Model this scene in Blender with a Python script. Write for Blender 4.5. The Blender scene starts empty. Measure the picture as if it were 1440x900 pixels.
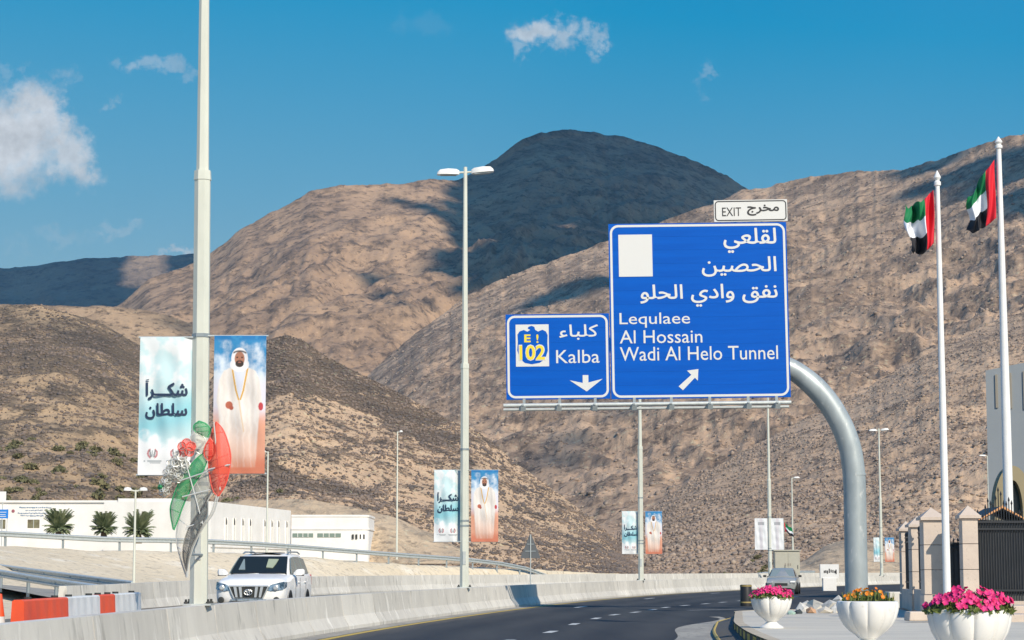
import bpy, bmesh, math, random
import numpy as np
from math import sin, cos, pi, radians, sqrt, atan2
from mathutils import Vector, Matrix

random.seed(7)
rng = np.random.default_rng(11)
S = bpy.context.scene
COL = S.collection

# ---------------------------------------------------------------- camera
FPX = 2980.0                       # focal length in pixels of a 1440 px wide frame
EYE = 1.36                         # eye height above the road
PITCH = math.atan(351 / FPX)
cam = bpy.data.cameras.new('camera')
cam.sensor_width = 36.0
cam.lens = 36.0 * FPX / 1440
cam.clip_start = 0.3
cam.clip_end = 40000
cam_ob = bpy.data.objects.new('camera', cam)
COL.objects.link(cam_ob)
cam_ob.location = (0, 0, EYE)
cam_ob.rotation_euler = (pi / 2 + PITCH, 0, 0)
S.camera = cam_ob

# ---------------------------------------------------------------- sun, sky, exposure
SUN_EL, SUN_AZ = radians(35), radians(30)          # azimuth east of straight behind the camera
to_sun = Vector((sin(SUN_AZ) * cos(SUN_EL), -cos(SUN_AZ) * cos(SUN_EL), sin(SUN_EL)))
sun = bpy.data.lights.new('sun', 'SUN')
sun.energy = 4.8
sun.angle = radians(0.53)
sun.color = (1.0, 0.90, 0.755)
sun_ob = bpy.data.objects.new('sun', sun)
COL.objects.link(sun_ob)
sun_ob.rotation_euler = to_sun.to_track_quat('Z', 'Y').to_euler()
sun_ob.location = (0, -20, 60)

world = bpy.data.worlds.new('World')
S.world = world
world.use_nodes = True


def build_world():
    nt = world.node_tree
    N, L = nt.nodes, nt.links
    N.clear()
    out = N.new('ShaderNodeOutputWorld')
    bg = N.new('ShaderNodeBackground')
    bg.inputs[1].default_value = 0.10
    L.new(bg.outputs[0], out.inputs[0])
    sky = N.new('ShaderNodeTexSky')
    sky.sky_type = 'NISHITA'
    sky.sun_disc = False
    sky.sun_elevation = SUN_EL
    sky.sun_rotation = pi - SUN_AZ
    sky.altitude = 300
    sky.air_density = 1.0
    sky.dust_density = 0.2
    sky.ozone_density = 3.0
    # desert sky graded toward cyan: one affine step over the whole sky
    mul = N.new('ShaderNodeVectorMath'); mul.operation = 'MULTIPLY_ADD'
    L.new(sky.outputs[0], mul.inputs[0]); mul.inputs[1].default_value = (1.22, .64, .16); mul.inputs[2].default_value = (-2.42, .70, 4.60)
    tint = N.new('ShaderNodeVectorMath'); tint.operation = 'MAXIMUM'
    L.new(mul.outputs[0], tint.inputs[0]); tint.inputs[1].default_value = (0, 0, 0)
    tc = N.new('ShaderNodeTexCoord')
    sep = N.new('ShaderNodeSeparateXYZ')
    L.new(tc.outputs['Generated'], sep.inputs[0])

    def m(op, a, b=None, c=None):
        n = N.new('ShaderNodeMath'); n.operation = op
        for i, v in enumerate((a, b, c)):
            if v is None: continue
            if isinstance(v, (int, float)): n.inputs[i].default_value = v
            else: L.new(v, n.inputs[i])
        return n.outputs[0]
    yy = m('MAXIMUM', sep.outputs[1], 0.02)
    az = m('DIVIDE', sep.outputs[0], yy)
    el = m('DIVIDE', sep.outputs[2], yy)
    comb = N.new('ShaderNodeCombineXYZ')
    L.new(az, comb.inputs[0]); L.new(el, comb.inputs[1])
    nz = N.new('ShaderNodeTexNoise'); nz.inputs['Scale'].default_value = 26
    nz.inputs['Detail'].default_value = 9; nz.inputs['Roughness'].default_value = 0.62
    L.new(comb.outputs[0], nz.inputs['Vector'])
    nz2 = N.new('ShaderNodeTexNoise'); nz2.inputs['Scale'].default_value = 90
    nz2.inputs['Detail'].default_value = 6; nz2.inputs['Roughness'].default_value = 0.6
    L.new(comb.outputs[0], nz2.inputs['Vector'])
    wz = N.new('ShaderNodeTexNoise'); wz.inputs['Scale'].default_value = 34
    wz.inputs['Detail'].default_value = 8; wz.inputs['Roughness'].default_value = 0.68
    L.new(comb.outputs[0], wz.inputs['Vector'])
    ws = N.new('ShaderNodeSeparateColor'); L.new(wz.outputs['Color'], ws.inputs[0])
    az = m('ADD', az, m('MULTIPLY', m('SUBTRACT', ws.outputs[0], 0.5), 0.075))
    el = m('ADD', el, m('MULTIPLY', m('SUBTRACT', ws.outputs[1], 0.5), 0.045))
    nn = m('SUBTRACT', nz.outputs[0], 0.5)
    nn2 = m('SUBTRACT', nz2.outputs[0], 0.5)
    total = None
    # the clouds in view: azimuth, elevation (tangents), radii, strength
    for (cx, cy, rx, ry, st) in CLOUDS:
        dx = m('DIVIDE', m('SUBTRACT', az, cx), rx)
        dy = m('DIVIDE', m('SUBTRACT', el, cy), ry)
        d = m('SQRT', m('ADD', m('MULTIPLY', dx, dx), m('MULTIPLY', dy, dy)))
        d = m('ADD', d, m('MULTIPLY', nn, 1.3))
        d = m('ADD', d, m('MULTIPLY', nn2, 0.45))
        mr = N.new('ShaderNodeMapRange'); mr.interpolation_type = 'SMOOTHSTEP'
        L.new(d, mr.inputs[0])
        mr.inputs[1].default_value = 1.02; mr.inputs[2].default_value = 0.22
        mr.inputs[3].default_value = 0.0; mr.inputs[4].default_value = st
        total = mr.outputs[0] if total is None else m('MAXIMUM', total, mr.outputs[0])
    front = m('GREATER_THAN', sep.outputs[1], 0.05)
    total = m('MULTIPLY', total, front)
    shade = N.new('ShaderNodeMapRange')
    L.new(nz2.outputs[0], shade.inputs[0])
    shade.inputs[1].default_value = 0.3; shade.inputs[2].default_value = 0.7
    shade.inputs[3].default_value = 5.6; shade.inputs[4].default_value = 8.6
    cc = N.new('ShaderNodeVectorMath'); cc.operation = 'SCALE'
    cc.inputs[0].default_value = (0.93, 0.96, 1.0)
    L.new(shade.outputs[0], cc.inputs['Scale'])
    mix = N.new('ShaderNodeMix'); mix.data_type = 'RGBA'
    L.new(total, mix.inputs[0])
    L.new(tint.outputs[0], mix.inputs[6]); L.new(cc.outputs[0], mix.inputs[7])
    L.new(mix.outputs[2], bg.inputs[0])


def _c(px, py, rx, ry, st): return ((px - 720) / 3000, (801 - py) / 3000, rx / 3000, ry / 3000, st)
CLOUDS = [_c(-10, 190, 120, 92, .92), _c(40, 150, 66, 66, .88), _c(80, 210, 66, 50, .82), _c(205, 76, 34, 18, .32), _c(232, 96, 22, 12, .2), _c(152, 130, 20, 12, .2),
          _c(744, 34, 62, 30, .72), _c(788, 38, 50, 26, .55), _c(848, 34, 30, 18, .42), _c(724, 62, 26, 20, .35), _c(1000, 92, 20, 30, .2), _c(140, 322, 40, 14, .2),
          _c(60, 335, 70, 14, .14), _c(238, 357, 34, 13, .55), _c(600, 25, 50, 26, .05), _c(155, 68, 20, 16, .2), _c(-5, 85, 18, 14, .15), _c(82, 105, 20, 16, .12)]
build_world()

S.view_settings.view_transform = 'Standard'
S.view_settings.look = 'None'
S.view_settings.gamma = 1.0
S.view_settings.exposure = 0.08
S.cycles.volume_bounces = 0
S.cycles.max_bounces = 6
S.cycles.transparent_max_bounces = 12


# ---------------------------------------------------------------- small helpers
def W(px, py, D):
    """world point on the vertical plane y = D that the photo pixel (px, py) looks at"""
    w = 450 - py
    dy = FPX * cos(PITCH) - w * sin(PITCH)
    dz = FPX * sin(PITCH) + w * cos(PITCH)
    k = D / dy
    return Vector(((px - 720) * k, D, EYE + dz * k))


def srgb(r, g, b):
    f = lambda c: ((c / 255 + 0.055) / 1.055) ** 2.4 if c > 10 else c / 255 / 12.92
    return (f(r), f(g), f(b), 1)


def curve(pts):
    """smooth function through (t, v) points"""
    t = np.array([p[0] for p in pts], float); v = np.array([p[1] for p in pts], float)
    s = np.gradient(v, t)
    def f(q):
        q = np.asarray(q, float)
        i = np.clip(np.searchsorted(t, q) - 1, 0, len(t) - 2)
        h = t[i + 1] - t[i]; u = (q - t[i]) / h
        uc = np.clip(u, 0, 1)
        y = ((2 * uc**3 - 3 * uc**2 + 1) * v[i] + (uc**3 - 2 * uc**2 + uc) * h * s[i]
             + (-2 * uc**3 + 3 * uc**2) * v[i + 1] + (uc**3 - uc**2) * h * s[i + 1])
        y = y + np.where(u < 0, u * h * s[0], 0) + np.where(u > 1, (u - 1) * h * s[-1], 0)
        return float(y) if y.ndim == 0 else y
    return f


_perm = rng.permutation(4096)
_grad = rng.random((4096, 2)) * 2 - 1
_grad /= np.linalg.norm(_grad, axis=1)[:, None]
def perlin(x, y):
    xi = np.floor(x).astype(int); yi = np.floor(y).astype(int)
    xf = x - xi; yf = y - yi
    def g(ix, iy, dx, dy):
        h = _perm[(_perm[ix & 4095] + iy) & 4095]
        return _grad[h, 0] * dx + _grad[h, 1] * dy
    u = xf * xf * xf * (xf * (xf * 6 - 15) + 10); v = yf * yf * yf * (yf * (yf * 6 - 15) + 10)
    a = g(xi, yi, xf, yf); b = g(xi + 1, yi, xf - 1, yf)
    c = g(xi, yi + 1, xf, yf - 1); d = g(xi + 1, yi + 1, xf - 1, yf - 1)
    return ((a + u * (b - a)) + v * ((c + u * (d - c)) - (a + u * (b - a)))) * 1.5
def fbm(x, y, o=5, r=0.5):
    s = 0; a = 1; n = 0
    for k in range(o):
        s = s + a * perlin(x * 2**k + 17.3 * k, y * 2**k - 9.1 * k); n += a; a *= r
    return s / n
def ridged(x, y, o=5, r=0.5):
    s = 0; a = 1; n = 0
    for k in range(o):
        s = s + a * (1 - 2 * np.abs(perlin(x * 2**k + 31.7 * k, y * 2**k + 5.3 * k))); n += a; a *= r
    return s / n


# ---------------------------------------------------------------- materials
_mats = {}
def mat(name, color, rough=0.7, metal=0.0, c2=None, nscale=4.0, ndetail=5, npos=(0.35, 0.65), bump=0.0,
        bscale=20.0, spec=0.5, c3=None, n3scale=60.0, n3pos=(0.6, 0.7), stretch=(1, 1, 1), objvar=0.0,
        bdist=0.02, alpha=1.0, coat=0.0, attr=None, trans=0.0, c4=None, n4scale=1, n4pos=(.5, .6), n3rough=.6):
    if name in _mats: return _mats[name]
    m = bpy.data.materials.new(name); m.use_nodes = True
    nt = m.node_tree; N, L = nt.nodes, nt.links
    P = N['Principled BSDF']
    def rgba(c): return c if len(c) == 4 else (*c, 1)
    P.inputs['Base Color'].default_value = rgba(color)
    P.inputs['Roughness'].default_value = rough
    P.inputs['Metallic'].default_value = metal
    P.inputs['Specular IOR Level'].default_value = spec
    P.inputs['Alpha'].default_value = alpha
    P.inputs['Coat Weight'].default_value = coat
    if trans:
        P.inputs['Transmission Weight'].default_value = trans
    need = c2 or c3 or c4 or bump or objvar
    col = None
    if need:
        tc = N.new('ShaderNodeTexCoord')
        mp = N.new('ShaderNodeMapping'); mp.inputs['Scale'].default_value = stretch
        L.new(tc.outputs['Object'], mp.inputs[0])
        vec = mp.outputs[0]
        if objvar:
            oi = N.new('ShaderNodeObjectInfo')
            ad = N.new('ShaderNodeVectorMath'); ad.operation = 'ADD'
            sc_ = N.new('ShaderNodeMath'); sc_.operation = 'MULTIPLY'; sc_.inputs[1].default_value = 57.0
            L.new(oi.outputs['Random'], sc_.inputs[0])
            L.new(vec, ad.inputs[0]); L.new(sc_.outputs[0], ad.inputs[1]); vec = ad.outputs[0]
    if attr:
        a = N.new('ShaderNodeVertexColor'); a.layer_name = attr
        col = a.outputs[0]
    def layer(col, base, c, scale, det, pos, rr=.6):
        n = N.new('ShaderNodeTexNoise'); n.inputs['Scale'].default_value = scale
        n.inputs['Detail'].default_value = det; n.inputs['Roughness'].default_value = rr
        L.new(vec, n.inputs['Vector'])
        r = N.new('ShaderNodeMapRange'); L.new(n.outputs[0], r.inputs[0])
        r.inputs[1].default_value, r.inputs[2].default_value = pos
        mx = N.new('ShaderNodeMix'); mx.data_type = 'RGBA'
        L.new(r.outputs[0], mx.inputs[0])
        if col is None: mx.inputs[6].default_value = rgba(base)
        else: L.new(col, mx.inputs[6])
        mx.inputs[7].default_value = rgba(c)
        return mx.outputs[2]
    if c2: col = layer(col, color, c2, nscale, ndetail, npos)
    if c4: col = layer(col, color, c4, n4scale, 6, n4pos)
    if c3: col = layer(col, color, c3, n3scale, 4, n3pos, n3rough)
    if objvar:
        mx = N.new('ShaderNodeMix'); mx.data_type = 'RGBA'; mx.blend_type = 'MULTIPLY'
        mx.inputs[0].default_value = 1
        if col is None: mx.inputs[6].default_value = rgba(color)
        else: L.new(col, mx.inputs[6])
        r = N.new('ShaderNodeMapRange'); L.new(oi.outputs['Random'], r.inputs[0])
        r.inputs[3].default_value = 1 - objvar; r.inputs[4].default_value = 1.0
        L.new(r.outputs[0], mx.inputs[7])
        col = mx.outputs[2]
    if col is not None: L.new(col, P.inputs['Base Color'])
    if bump:
        n = N.new('ShaderNodeTexNoise'); n.inputs['Scale'].default_value = bscale
        n.inputs['Detail'].default_value = 6
        L.new(vec, n.inputs['Vector'])
        b = N.new('ShaderNodeBump'); b.inputs['Strength'].default_value = bump
        b.inputs['Distance'].default_value = bdist
        L.new(n.outputs[0], b.inputs['Height']); L.new(b.outputs[0], P.inputs['Normal'])
    _mats[name] = m
    return m


def hill_mat(name, tan, brown, dark, patch=90.0, rock=4.0, mid=18.0, dark_amt=0.5, dark_pos=(.48, .6), bstr=.6, band=None):
    """weathered slope: tan scree, brown rock, dark varnished stones"""
    m = bpy.data.materials.new(name); m.use_nodes = True
    nt = m.node_tree; N, L = nt.nodes, nt.links
    P = N['Principled BSDF']; P.inputs['Roughness'].default_value = 0.95; P.inputs['Specular IOR Level'].default_value = 0.15
    tc = N.new('ShaderNodeTexCoord')
    def noise(size, det, rr, warp=0.0, st=(1, 1, 1)):
        mp = N.new('ShaderNodeMapping'); mp.inputs['Scale'].default_value = tuple(s / size for s in st)
        L.new(tc.outputs['Object'], mp.inputs[0])
        n = N.new('ShaderNodeTexNoise'); n.inputs['Scale'].default_value = 1; n.inputs['Detail'].default_value = det
        n.inputs['Roughness'].default_value = rr; n.inputs['Distortion'].default_value = warp
        L.new(mp.outputs[0], n.inputs['Vector']); return n.outputs[0]
    def rng_(v, a, b, lo=0.0, hi=1.0):
        r = N.new('ShaderNodeMapRange'); L.new(v, r.inputs[0])
        r.inputs[1].default_value = a; r.inputs[2].default_value = b; r.inputs[3].default_value = lo; r.inputs[4].default_value = hi
        return r.outputs[0]
    def mixc(f, a, b):
        x = N.new('ShaderNodeMix'); x.data_type = 'RGBA'; L.new(f, x.inputs[0])
        for i, c in ((6, a), (7, b)):
            if isinstance(c, tuple): x.inputs[i].default_value = (*c, 1) if len(c) == 3 else c
            else: L.new(c, x.inputs[i])
        return x.outputs[2]
    big = noise(patch, 6, .62, .6)
    md = noise(mid, 6, .65, .3)
    fine = noise(rock, 5, .7)
    col = mixc(rng_(big, .38, .62), tan, brown)
    # darker outcrops follow the relief attribute and a middling noise
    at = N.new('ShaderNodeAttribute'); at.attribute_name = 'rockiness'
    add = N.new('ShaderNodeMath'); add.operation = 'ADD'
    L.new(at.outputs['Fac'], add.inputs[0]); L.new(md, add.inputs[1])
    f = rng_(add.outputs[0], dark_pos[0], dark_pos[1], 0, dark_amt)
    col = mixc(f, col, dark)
    # single stones: dark and pale flecks
    add2 = N.new('ShaderNodeMath'); add2.operation = 'MULTIPLY_ADD'
    L.new(md, add2.inputs[0]); add2.inputs[1].default_value = 0.35; L.new(fine, add2.inputs[2])
    col = mixc(rng_(add2.outputs[0], .70, .80, 0, .8), col, tuple(c * .8 for c in dark))
    fine2 = noise(rock * .8, 3, .6, 0, (1.1, .9, 1.3))
    col = mixc(rng_(fine2, .60, .74, 0, .65), col, tuple(min(.6, c * 1.35) for c in tan))
    L.new(col, P.inputs['Base Color'])
    b1 = N.new('ShaderNodeBump'); b1.inputs['Strength'].default_value = bstr; b1.inputs['Distance'].default_value = rock * .6
    L.new(fine, b1.inputs['Height'])
    mp = N.new('ShaderNodeMapping'); mp.inputs['Scale'].default_value = (1.3 / mid, .7 / mid, 1 / mid); L.new(tc.outputs['Object'], mp.inputs[0])
    rg = N.new('ShaderNodeTexNoise'); rg.noise_type = 'RIDGED_MULTIFRACTAL'; rg.inputs['Scale'].default_value = .9; rg.inputs['Detail'].default_value = 7
    rg.inputs['Roughness'].default_value = .62; rg.inputs['Distortion'].default_value = .25; L.new(mp.outputs[0], rg.inputs['Vector'])
    b2 = N.new('ShaderNodeBump'); b2.inputs['Strength'].default_value = bstr; b2.inputs['Distance'].default_value = mid * .11
    L.new(rg.outputs[0], b2.inputs['Height']); L.new(b1.outputs[0], b2.inputs['Normal'])
    L.new(b2.outputs[0], P.inputs['Normal'])
    return m


M_conc = mat('pale cast concrete', (.74, .70, .62), .85, c2=(.62, .585, .52), nscale=1.1, c3=(.36, .34, .30), n3scale=3.2,
             n3pos=(.57, .78), c4=(.86, .82, .74), n4scale=2.2, n4pos=(.58, .66), stretch=(1, 1, .3), bump=.25, bscale=18, objvar=.16)
M_conc2 = mat('grey paving concrete', (.66, .60, .49), .9, c2=(.55, .50, .41), stretch=(.4, 1.6, 1), nscale=.8, c3=(.34, .33, .31), n3scale=3,
              n3pos=(.62, .75), bump=.2, bscale=30)
M_asph = mat('dark asphalt', (.028, .029, .032), .8, c2=(.056, .055, .054), nscale=.35, c3=(.10, .095, .085), n3scale=3,
             n3pos=(.66, .85), stretch=(1, .12, 1), bump=.5, bscale=120, bdist=.01, spec=.3)
M_dust = mat('dusty shoulder', (.40, .37, .31), .95, c2=(.27, .25, .22), nscale=1.2, c3=(.14, .13, .12), n3scale=6, n3pos=(.58, .7), bump=.4, bscale=20, stretch=(1, .35, 1))
M_sand = mat('beige compacted sand', (.69, .57, .395), .95, c2=(.77, .645, .46), nscale=.08, c3=(.50, .41, .29), n3scale=2.6,
             n3pos=(.55, .66), c4=(.80, .71, .56), n4scale=.5, n4pos=(.55, .7), bump=.7, bscale=2.0, bdist=.2)
M_galv = mat('galvanised steel', (.58, .61, .59), .5, .3, c2=(.48, .51, .50), nscale=6, npos=(.35, .65), spec=.5)
M_galv_d = mat('dark galvanised steel', (.36, .40, .41), .5, .6)
M_mast = mat('grey painted mast steel', (.43, .475, .48), .45, .25, c2=(.33, .37, .38), nscale=2.2, c3=(.54, .56, .55), n3scale=7,
             n3pos=(.62, .7), stretch=(1, 1, .4))
M_pole = mat('pale grey pole paint', (.68, .69, .60), .5, .1, c2=(.60, .61, .53), nscale=3, stretch=(1, 1, .3))
M_white = mat('white paint', (.80, .79, .77), .45, c2=(.74, .735, .71), nscale=3)
M_whitewall = mat('white render wall', (.82, .80, .77), .85, c2=(.74, .72, .68), nscale=.6)
M_blue = mat('blue sign sheeting', (.0, .100, .50), .5, c2=(.0, .085, .44), nscale=1.2, stretch=(.3, 1, 4), spec=.12)
M_signw = mat('white reflective sheeting', (.66, .66, .64), .45)
M_yellow = mat('yellow lettering', (.80, .62, .03), .5)
M_black = mat('black paint', (.02, .02, .022), .5)
M_iron = mat('black wrought iron', (.028, .031, .036), .5, .3)
M_ironp = mat('dark iron backing sheet', (.045, .052, .062), .55, .2, c2=(.075, .082, .09), nscale=1.1)
M_dark = mat('dark opening', (.03, .032, .03), .6)
M_stone = mat('pinkish sandstone', (.62, .52, .43), .85, c2=(.53, .44, .37), nscale=2.0, c3=(.42, .35, .3), n3scale=14, n3pos=(.62, .75), bump=.2, bscale=30)
M_carw = mat('white car paint', (.88, .86, .83), .4, coat=.3)
M_carg = mat('dusty grey car paint', (.27, .29, .29), .35, coat=.5, c2=(.33, .34, .33), nscale=2)
M_glass = mat('dark car glass', (.016, .022, .020), .12, spec=.25)
M_glass2 = mat('pale reflecting glass', (.22, .27, .26), .12, spec=.8)
M_chrome = mat('chrome', (.80, .80, .78), .3, .7)
M_lamp = mat('clear headlamp lens', (.42, .50, .56), .08, .5, c2=(.08, .1, .12), nscale=9, npos=(.45, .6), coat=1)
M_tyre = mat('tyre rubber', (.02, .02, .02), .85)
M_orange = mat('orange plastic', (.86, .10, .025), .5, c2=(.74, .085, .03), nscale=2)
M_wplast = mat('white plastic', (.78, .79, .78), .5, c2=(.66, .67, .66), nscale=3)
M_planter = mat('white glazed fibreglass', (.82, .80, .76), .38, c2=(.76, .735, .69), nscale=1.5, c3=(.60, .56, .50), n3scale=7, n3pos=(.62, .8), coat=.3)
M_pink = mat('magenta petals', (.62, .008, .13), .6, c2=(.70, .05, .26), nscale=14, npos=(.45, .6))
M_opet = mat('orange petals', (.72, .15, .004), .6, c2=(.70, .30, .01), nscale=12)
M_leaf = mat('petunia leaves', (.095, .15, .03), .6, c2=(.22, .22, .06), nscale=16, npos=(.45, .65))
M_soil = mat('potting soil', (.06, .045, .03), .95)
M_palm = mat('dusty palm fronds', (.13, .17, .075), .6, c2=(.32, .35, .20), nscale=1.5, npos=(.4, .65))
M_trunk = mat('palm trunk fibre', (.14, .10, .065), .95)
M_shrub = mat('grey green scrub', (.14, .14, .07), .9, c2=(.17, .15, .07), nscale=.1)
M_red = mat('flag red cloth', (.62, .012, .03), .75)
M_green = mat('flag green cloth', (.0, .17, .055), .75)
M_fwhite = mat('flag white cloth', (.74, .76, .82), .75)
M_fblack = mat('flag black cloth', (.012, .012, .018), .75)


# ---------------------------------------------------------------- mesh collector
class MB:
    def __init__(s): s.v = []; s.f = []; s.m = []
    def add(s, vs, fs, mi=0):
        b = len(s.v); s.v += [tuple(p) for p in vs]
        for f in fs: s.f.append(tuple(i + b for i in f)); s.m.append(mi)
        return s
    def box(s, c, d, rz=0.0, mi=0, taper=1.0, rx=0.0, ry=0.0):
        x, y, z = d[0] / 2, d[1] / 2, d[2] / 2
        vs = [Vector((i * x * (taper if k > 0 else 1), j * y * (taper if k > 0 else 1), k * z)) for k in (-1, 1) for j in (-1, 1) for i in (-1, 1)]
        R = Matrix.Rotation(rz, 3, 'Z') @ Matrix.Rotation(ry, 3, 'Y') @ Matrix.Rotation(rx, 3, 'X')
        c = Vector(c)
        vs = [R @ p + c for p in vs]
        return s.add(vs, [(0, 2, 3, 1), (4, 5, 7, 6), (0, 1, 5, 4), (2, 6, 7, 3), (0, 4, 6, 2), (1, 3, 7, 5)], mi)
    def tube(s, pts, rad, n=12, mi=0, caps=True, squash=None):
        pts = [Vector(p) for p in pts]
        if not hasattr(rad, '__len__'): rad = [rad] * len(pts)
        rings = []; up = None
        for i, p in enumerate(pts):
            t = (pts[min(i + 1, len(pts) - 1)] - pts[max(i - 1, 0)]).normalized()
            if up is None:
                up = Vector((0, -1, 0)) if abs(t.y) < .9 else Vector((0, 0, 1))
            a = t.cross(up).normalized(); up = a.cross(t).normalized()
            rings.append([p + (a * cos(2 * pi * k / n + pi / n) + up * sin(2 * pi * k / n + pi / n)) * rad[i] for k in range(n)])
        vs = [q for r in rings for q in r]
        fs = []
        for i in range(len(pts) - 1):
            for k in range(n):
                k2 = (k + 1) % n
                fs.append((i * n + k, i * n + k2, (i + 1) * n + k2, (i + 1) * n + k))
        if caps:
            fs.append(tuple(reversed(range(n)))); fs.append(tuple((len(pts) - 1) * n + k for k in range(n)))
        return s.add(vs, fs, mi)
    def lathe(s, prof, n=24, c=(0, 0, 0), fn=None, mi=0):
        vs = []; fs = []
        for (r, z) in prof:
            for k in range(n):
                a = 2 * pi * k / n
                q = fn(a, z) if fn else 1
                vs.append((c[0] + r * q * cos(a), c[1] + r * q * sin(a), c[2] + z))
        for i in range(len(prof) - 1):
            for k in range(n):
                k2 = (k + 1) % n
                fs.append((i * n + k, i * n + k2, (i + 1) * n + k2, (i + 1) * n + k))
        fs.append(tuple(reversed(range(n)))); fs.append(tuple((len(prof) - 1) * n + k for k in range(n)))
        return s.add(vs, fs, mi)
    def poly_xz(s, pts, y0, y1, mi=0):
        """outline in x-z extruded from y0 (front) to y1; counter-clockwise seen from -y"""
        n = len(pts)
        vs = [(p[0], y0, p[1]) for p in pts] + [(p[0], y1, p[1]) for p in pts]
        fs = [tuple(range(n)), tuple(reversed(range(n, 2 * n)))]
        for k in range(n): fs.append((k, k + n, (k + 1) % n + n, (k + 1) % n))
        return s.add(vs, fs, mi)
    def loft(s, secs, mi=0, caps=True, closed=True):
        n = len(secs[0]); vs = [p for q in secs for p in q]; fs = []
        for i in range(len(secs) - 1):
            for k in range(n if closed else n - 1):
                k2 = (k + 1) % n
                fs.append((i * n + k, i * n + k2, (i + 1) * n + k2, (i + 1) * n + k))
        if caps and closed:
            fs.append(tuple(reversed(range(n)))); fs.append(tuple((len(secs) - 1) * n + k for k in range(n)))
        return s.add(vs, fs, mi)
    def mesh(s, name, mats, smooth=False, recalc=True):
        me = bpy.data.meshes.new(name)
        me.from_pydata(s.v, [], s.f)
        if not isinstance(mats, (list, tuple)): mats = [mats]
        for m_ in mats: me.materials.append(m_)
        if len(mats) > 1: me.polygons.foreach_set('material_index', s.m)
        if recalc:
            bm = bmesh.new(); bm.from_mesh(me)
            bmesh.ops.recalc_face_normals(bm, faces=bm.faces); bm.to_mesh(me); bm.free()
        if smooth:
            me.polygons.foreach_set('use_smooth', [True] * len(me.polygons))
            if smooth != 'all':
                me.set_sharp_from_angle(angle=radians(38))
        me.update()
        return me
    def build(s, name, mats, parent=None, smooth=False, recalc=True, bevel=0):
        o = bpy.data.objects.new(name, s.mesh(name, mats, smooth, recalc))
        COL.objects.link(o)
        if parent: o.parent = parent
        if bevel:
            b = o.modifiers.new('bevel', 'BEVEL'); b.width = bevel; b.segments = 2; b.limit_method = 'ANGLE'
        return o


def np_mesh(name, V, F, mats, smooth=False):
    """fast mesh from numpy vertex array and equal-sized faces"""
    me = bpy.data.meshes.new(name)
    k = F.shape[1]
    me.vertices.add(len(V)); me.vertices.foreach_set('co', V.astype(np.float32).ravel())
    me.loops.add(F.size); me.loops.foreach_set('vertex_index', F.astype(np.int32).ravel())
    me.polygons.add(len(F)); me.polygons.foreach_set('loop_start', np.arange(0, F.size, k, dtype=np.int32))
    me.update(calc_edges=True)
    if not isinstance(mats, (list, tuple)): mats = [mats]
    for m_ in mats: me.materials.append(m_)
    if smooth: me.polygons.foreach_set('use_smooth', [True] * len(F))
    return me
def grid_faces(nr, nc):
    i = np.arange(nr - 1)[:, None] * nc + np.arange(nc - 1)[None, :]
    return np.stack([i, i + 1, i + nc + 1, i + nc], -1).reshape(-1, 4)
def link(name, me, parent=None):
    o = bpy.data.objects.new(name, me); COL.objects.link(o)
    if parent: o.parent = parent
    return o


def tag(o, label=None, cat=None, group=None, kind=None):
    if label: o['label'] = label
    if cat: o['category'] = cat
    if group: o['group'] = group
    if kind: o['kind'] = kind
    return o
def thing(name, label, cat, loc=(0, 0, 0), rz=0.0, group=None):
    o = bpy.data.objects.new(name, None); COL.objects.link(o)
    o.empty_display_size = .3
    o.location = loc; o.rotation_euler = (0, 0, rz)
    return tag(o, label, cat, group)
def struct(o): o['kind'] = 'structure'; return o
def kids(o): return [c for c in bpy.data.objects if c.parent == o]
def copy_tree(root, loc, rz=None, label=None, group=None, scale=None):
    def cp(o, par):
        c = o.copy(); COL.objects.link(c); c.parent = par
        for ch in [q for q in tree_children[o]]: cp(ch, c)
        return c
    tree_children = {}
    def scan(o):
        tree_children[o] = kids(o)
        for ch in tree_children[o]: scan(ch)
    scan(root)
    c = cp(root, None)
    c.location = loc
    if rz is not None: c.rotation_euler = (0, 0, rz)
    if scale: c.scale = scale
    if label: c['label'] = label
    if group: c['group'] = group
    return c


# ---------------------------------------------------------------- text as real geometry
AR = {'ا': (0xFE8D, 0xFE8E), 'ب': (0xFE8F, 0xFE90, 0xFE91, 0xFE92), 'ج': (0xFE9D, 0xFE9E, 0xFE9F, 0xFEA0),
      'ح': (0xFEA1, 0xFEA2, 0xFEA3, 0xFEA4), 'خ': (0xFEA5, 0xFEA6, 0xFEA7, 0xFEA8), 'د': (0xFEA9, 0xFEAA), 'ر': (0xFEAD, 0xFEAE),
      'س': (0xFEB1, 0xFEB2, 0xFEB3, 0xFEB4), 'ش': (0xFEB5, 0xFEB6, 0xFEB7, 0xFEB8), 'ص': (0xFEB9, 0xFEBA, 0xFEBB, 0xFEBC),
      'ط': (0xFEC1, 0xFEC2, 0xFEC3, 0xFEC4), 'ع': (0xFEC9, 0xFECA, 0xFECB, 0xFECC), 'ف': (0xFED1, 0xFED2, 0xFED3, 0xFED4),
      'ق': (0xFED5, 0xFED6, 0xFED7, 0xFED8), 'ك': (0xFED9, 0xFEDA, 0xFEDB, 0xFEDC), 'ل': (0xFEDD, 0xFEDE, 0xFEDF, 0xFEE0),
      'م': (0xFEE1, 0xFEE2, 0xFEE3, 0xFEE4), 'ن': (0xFEE5, 0xFEE6, 0xFEE7, 0xFEE8), 'و': (0xFEED, 0xFEEE),
      'ي': (0xFEF1, 0xFEF2, 0xFEF3, 0xFEF4), 'ء': (0xFE80,), 'ـ': (0x640, 0x640, 0x640, 0x640)}
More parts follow.
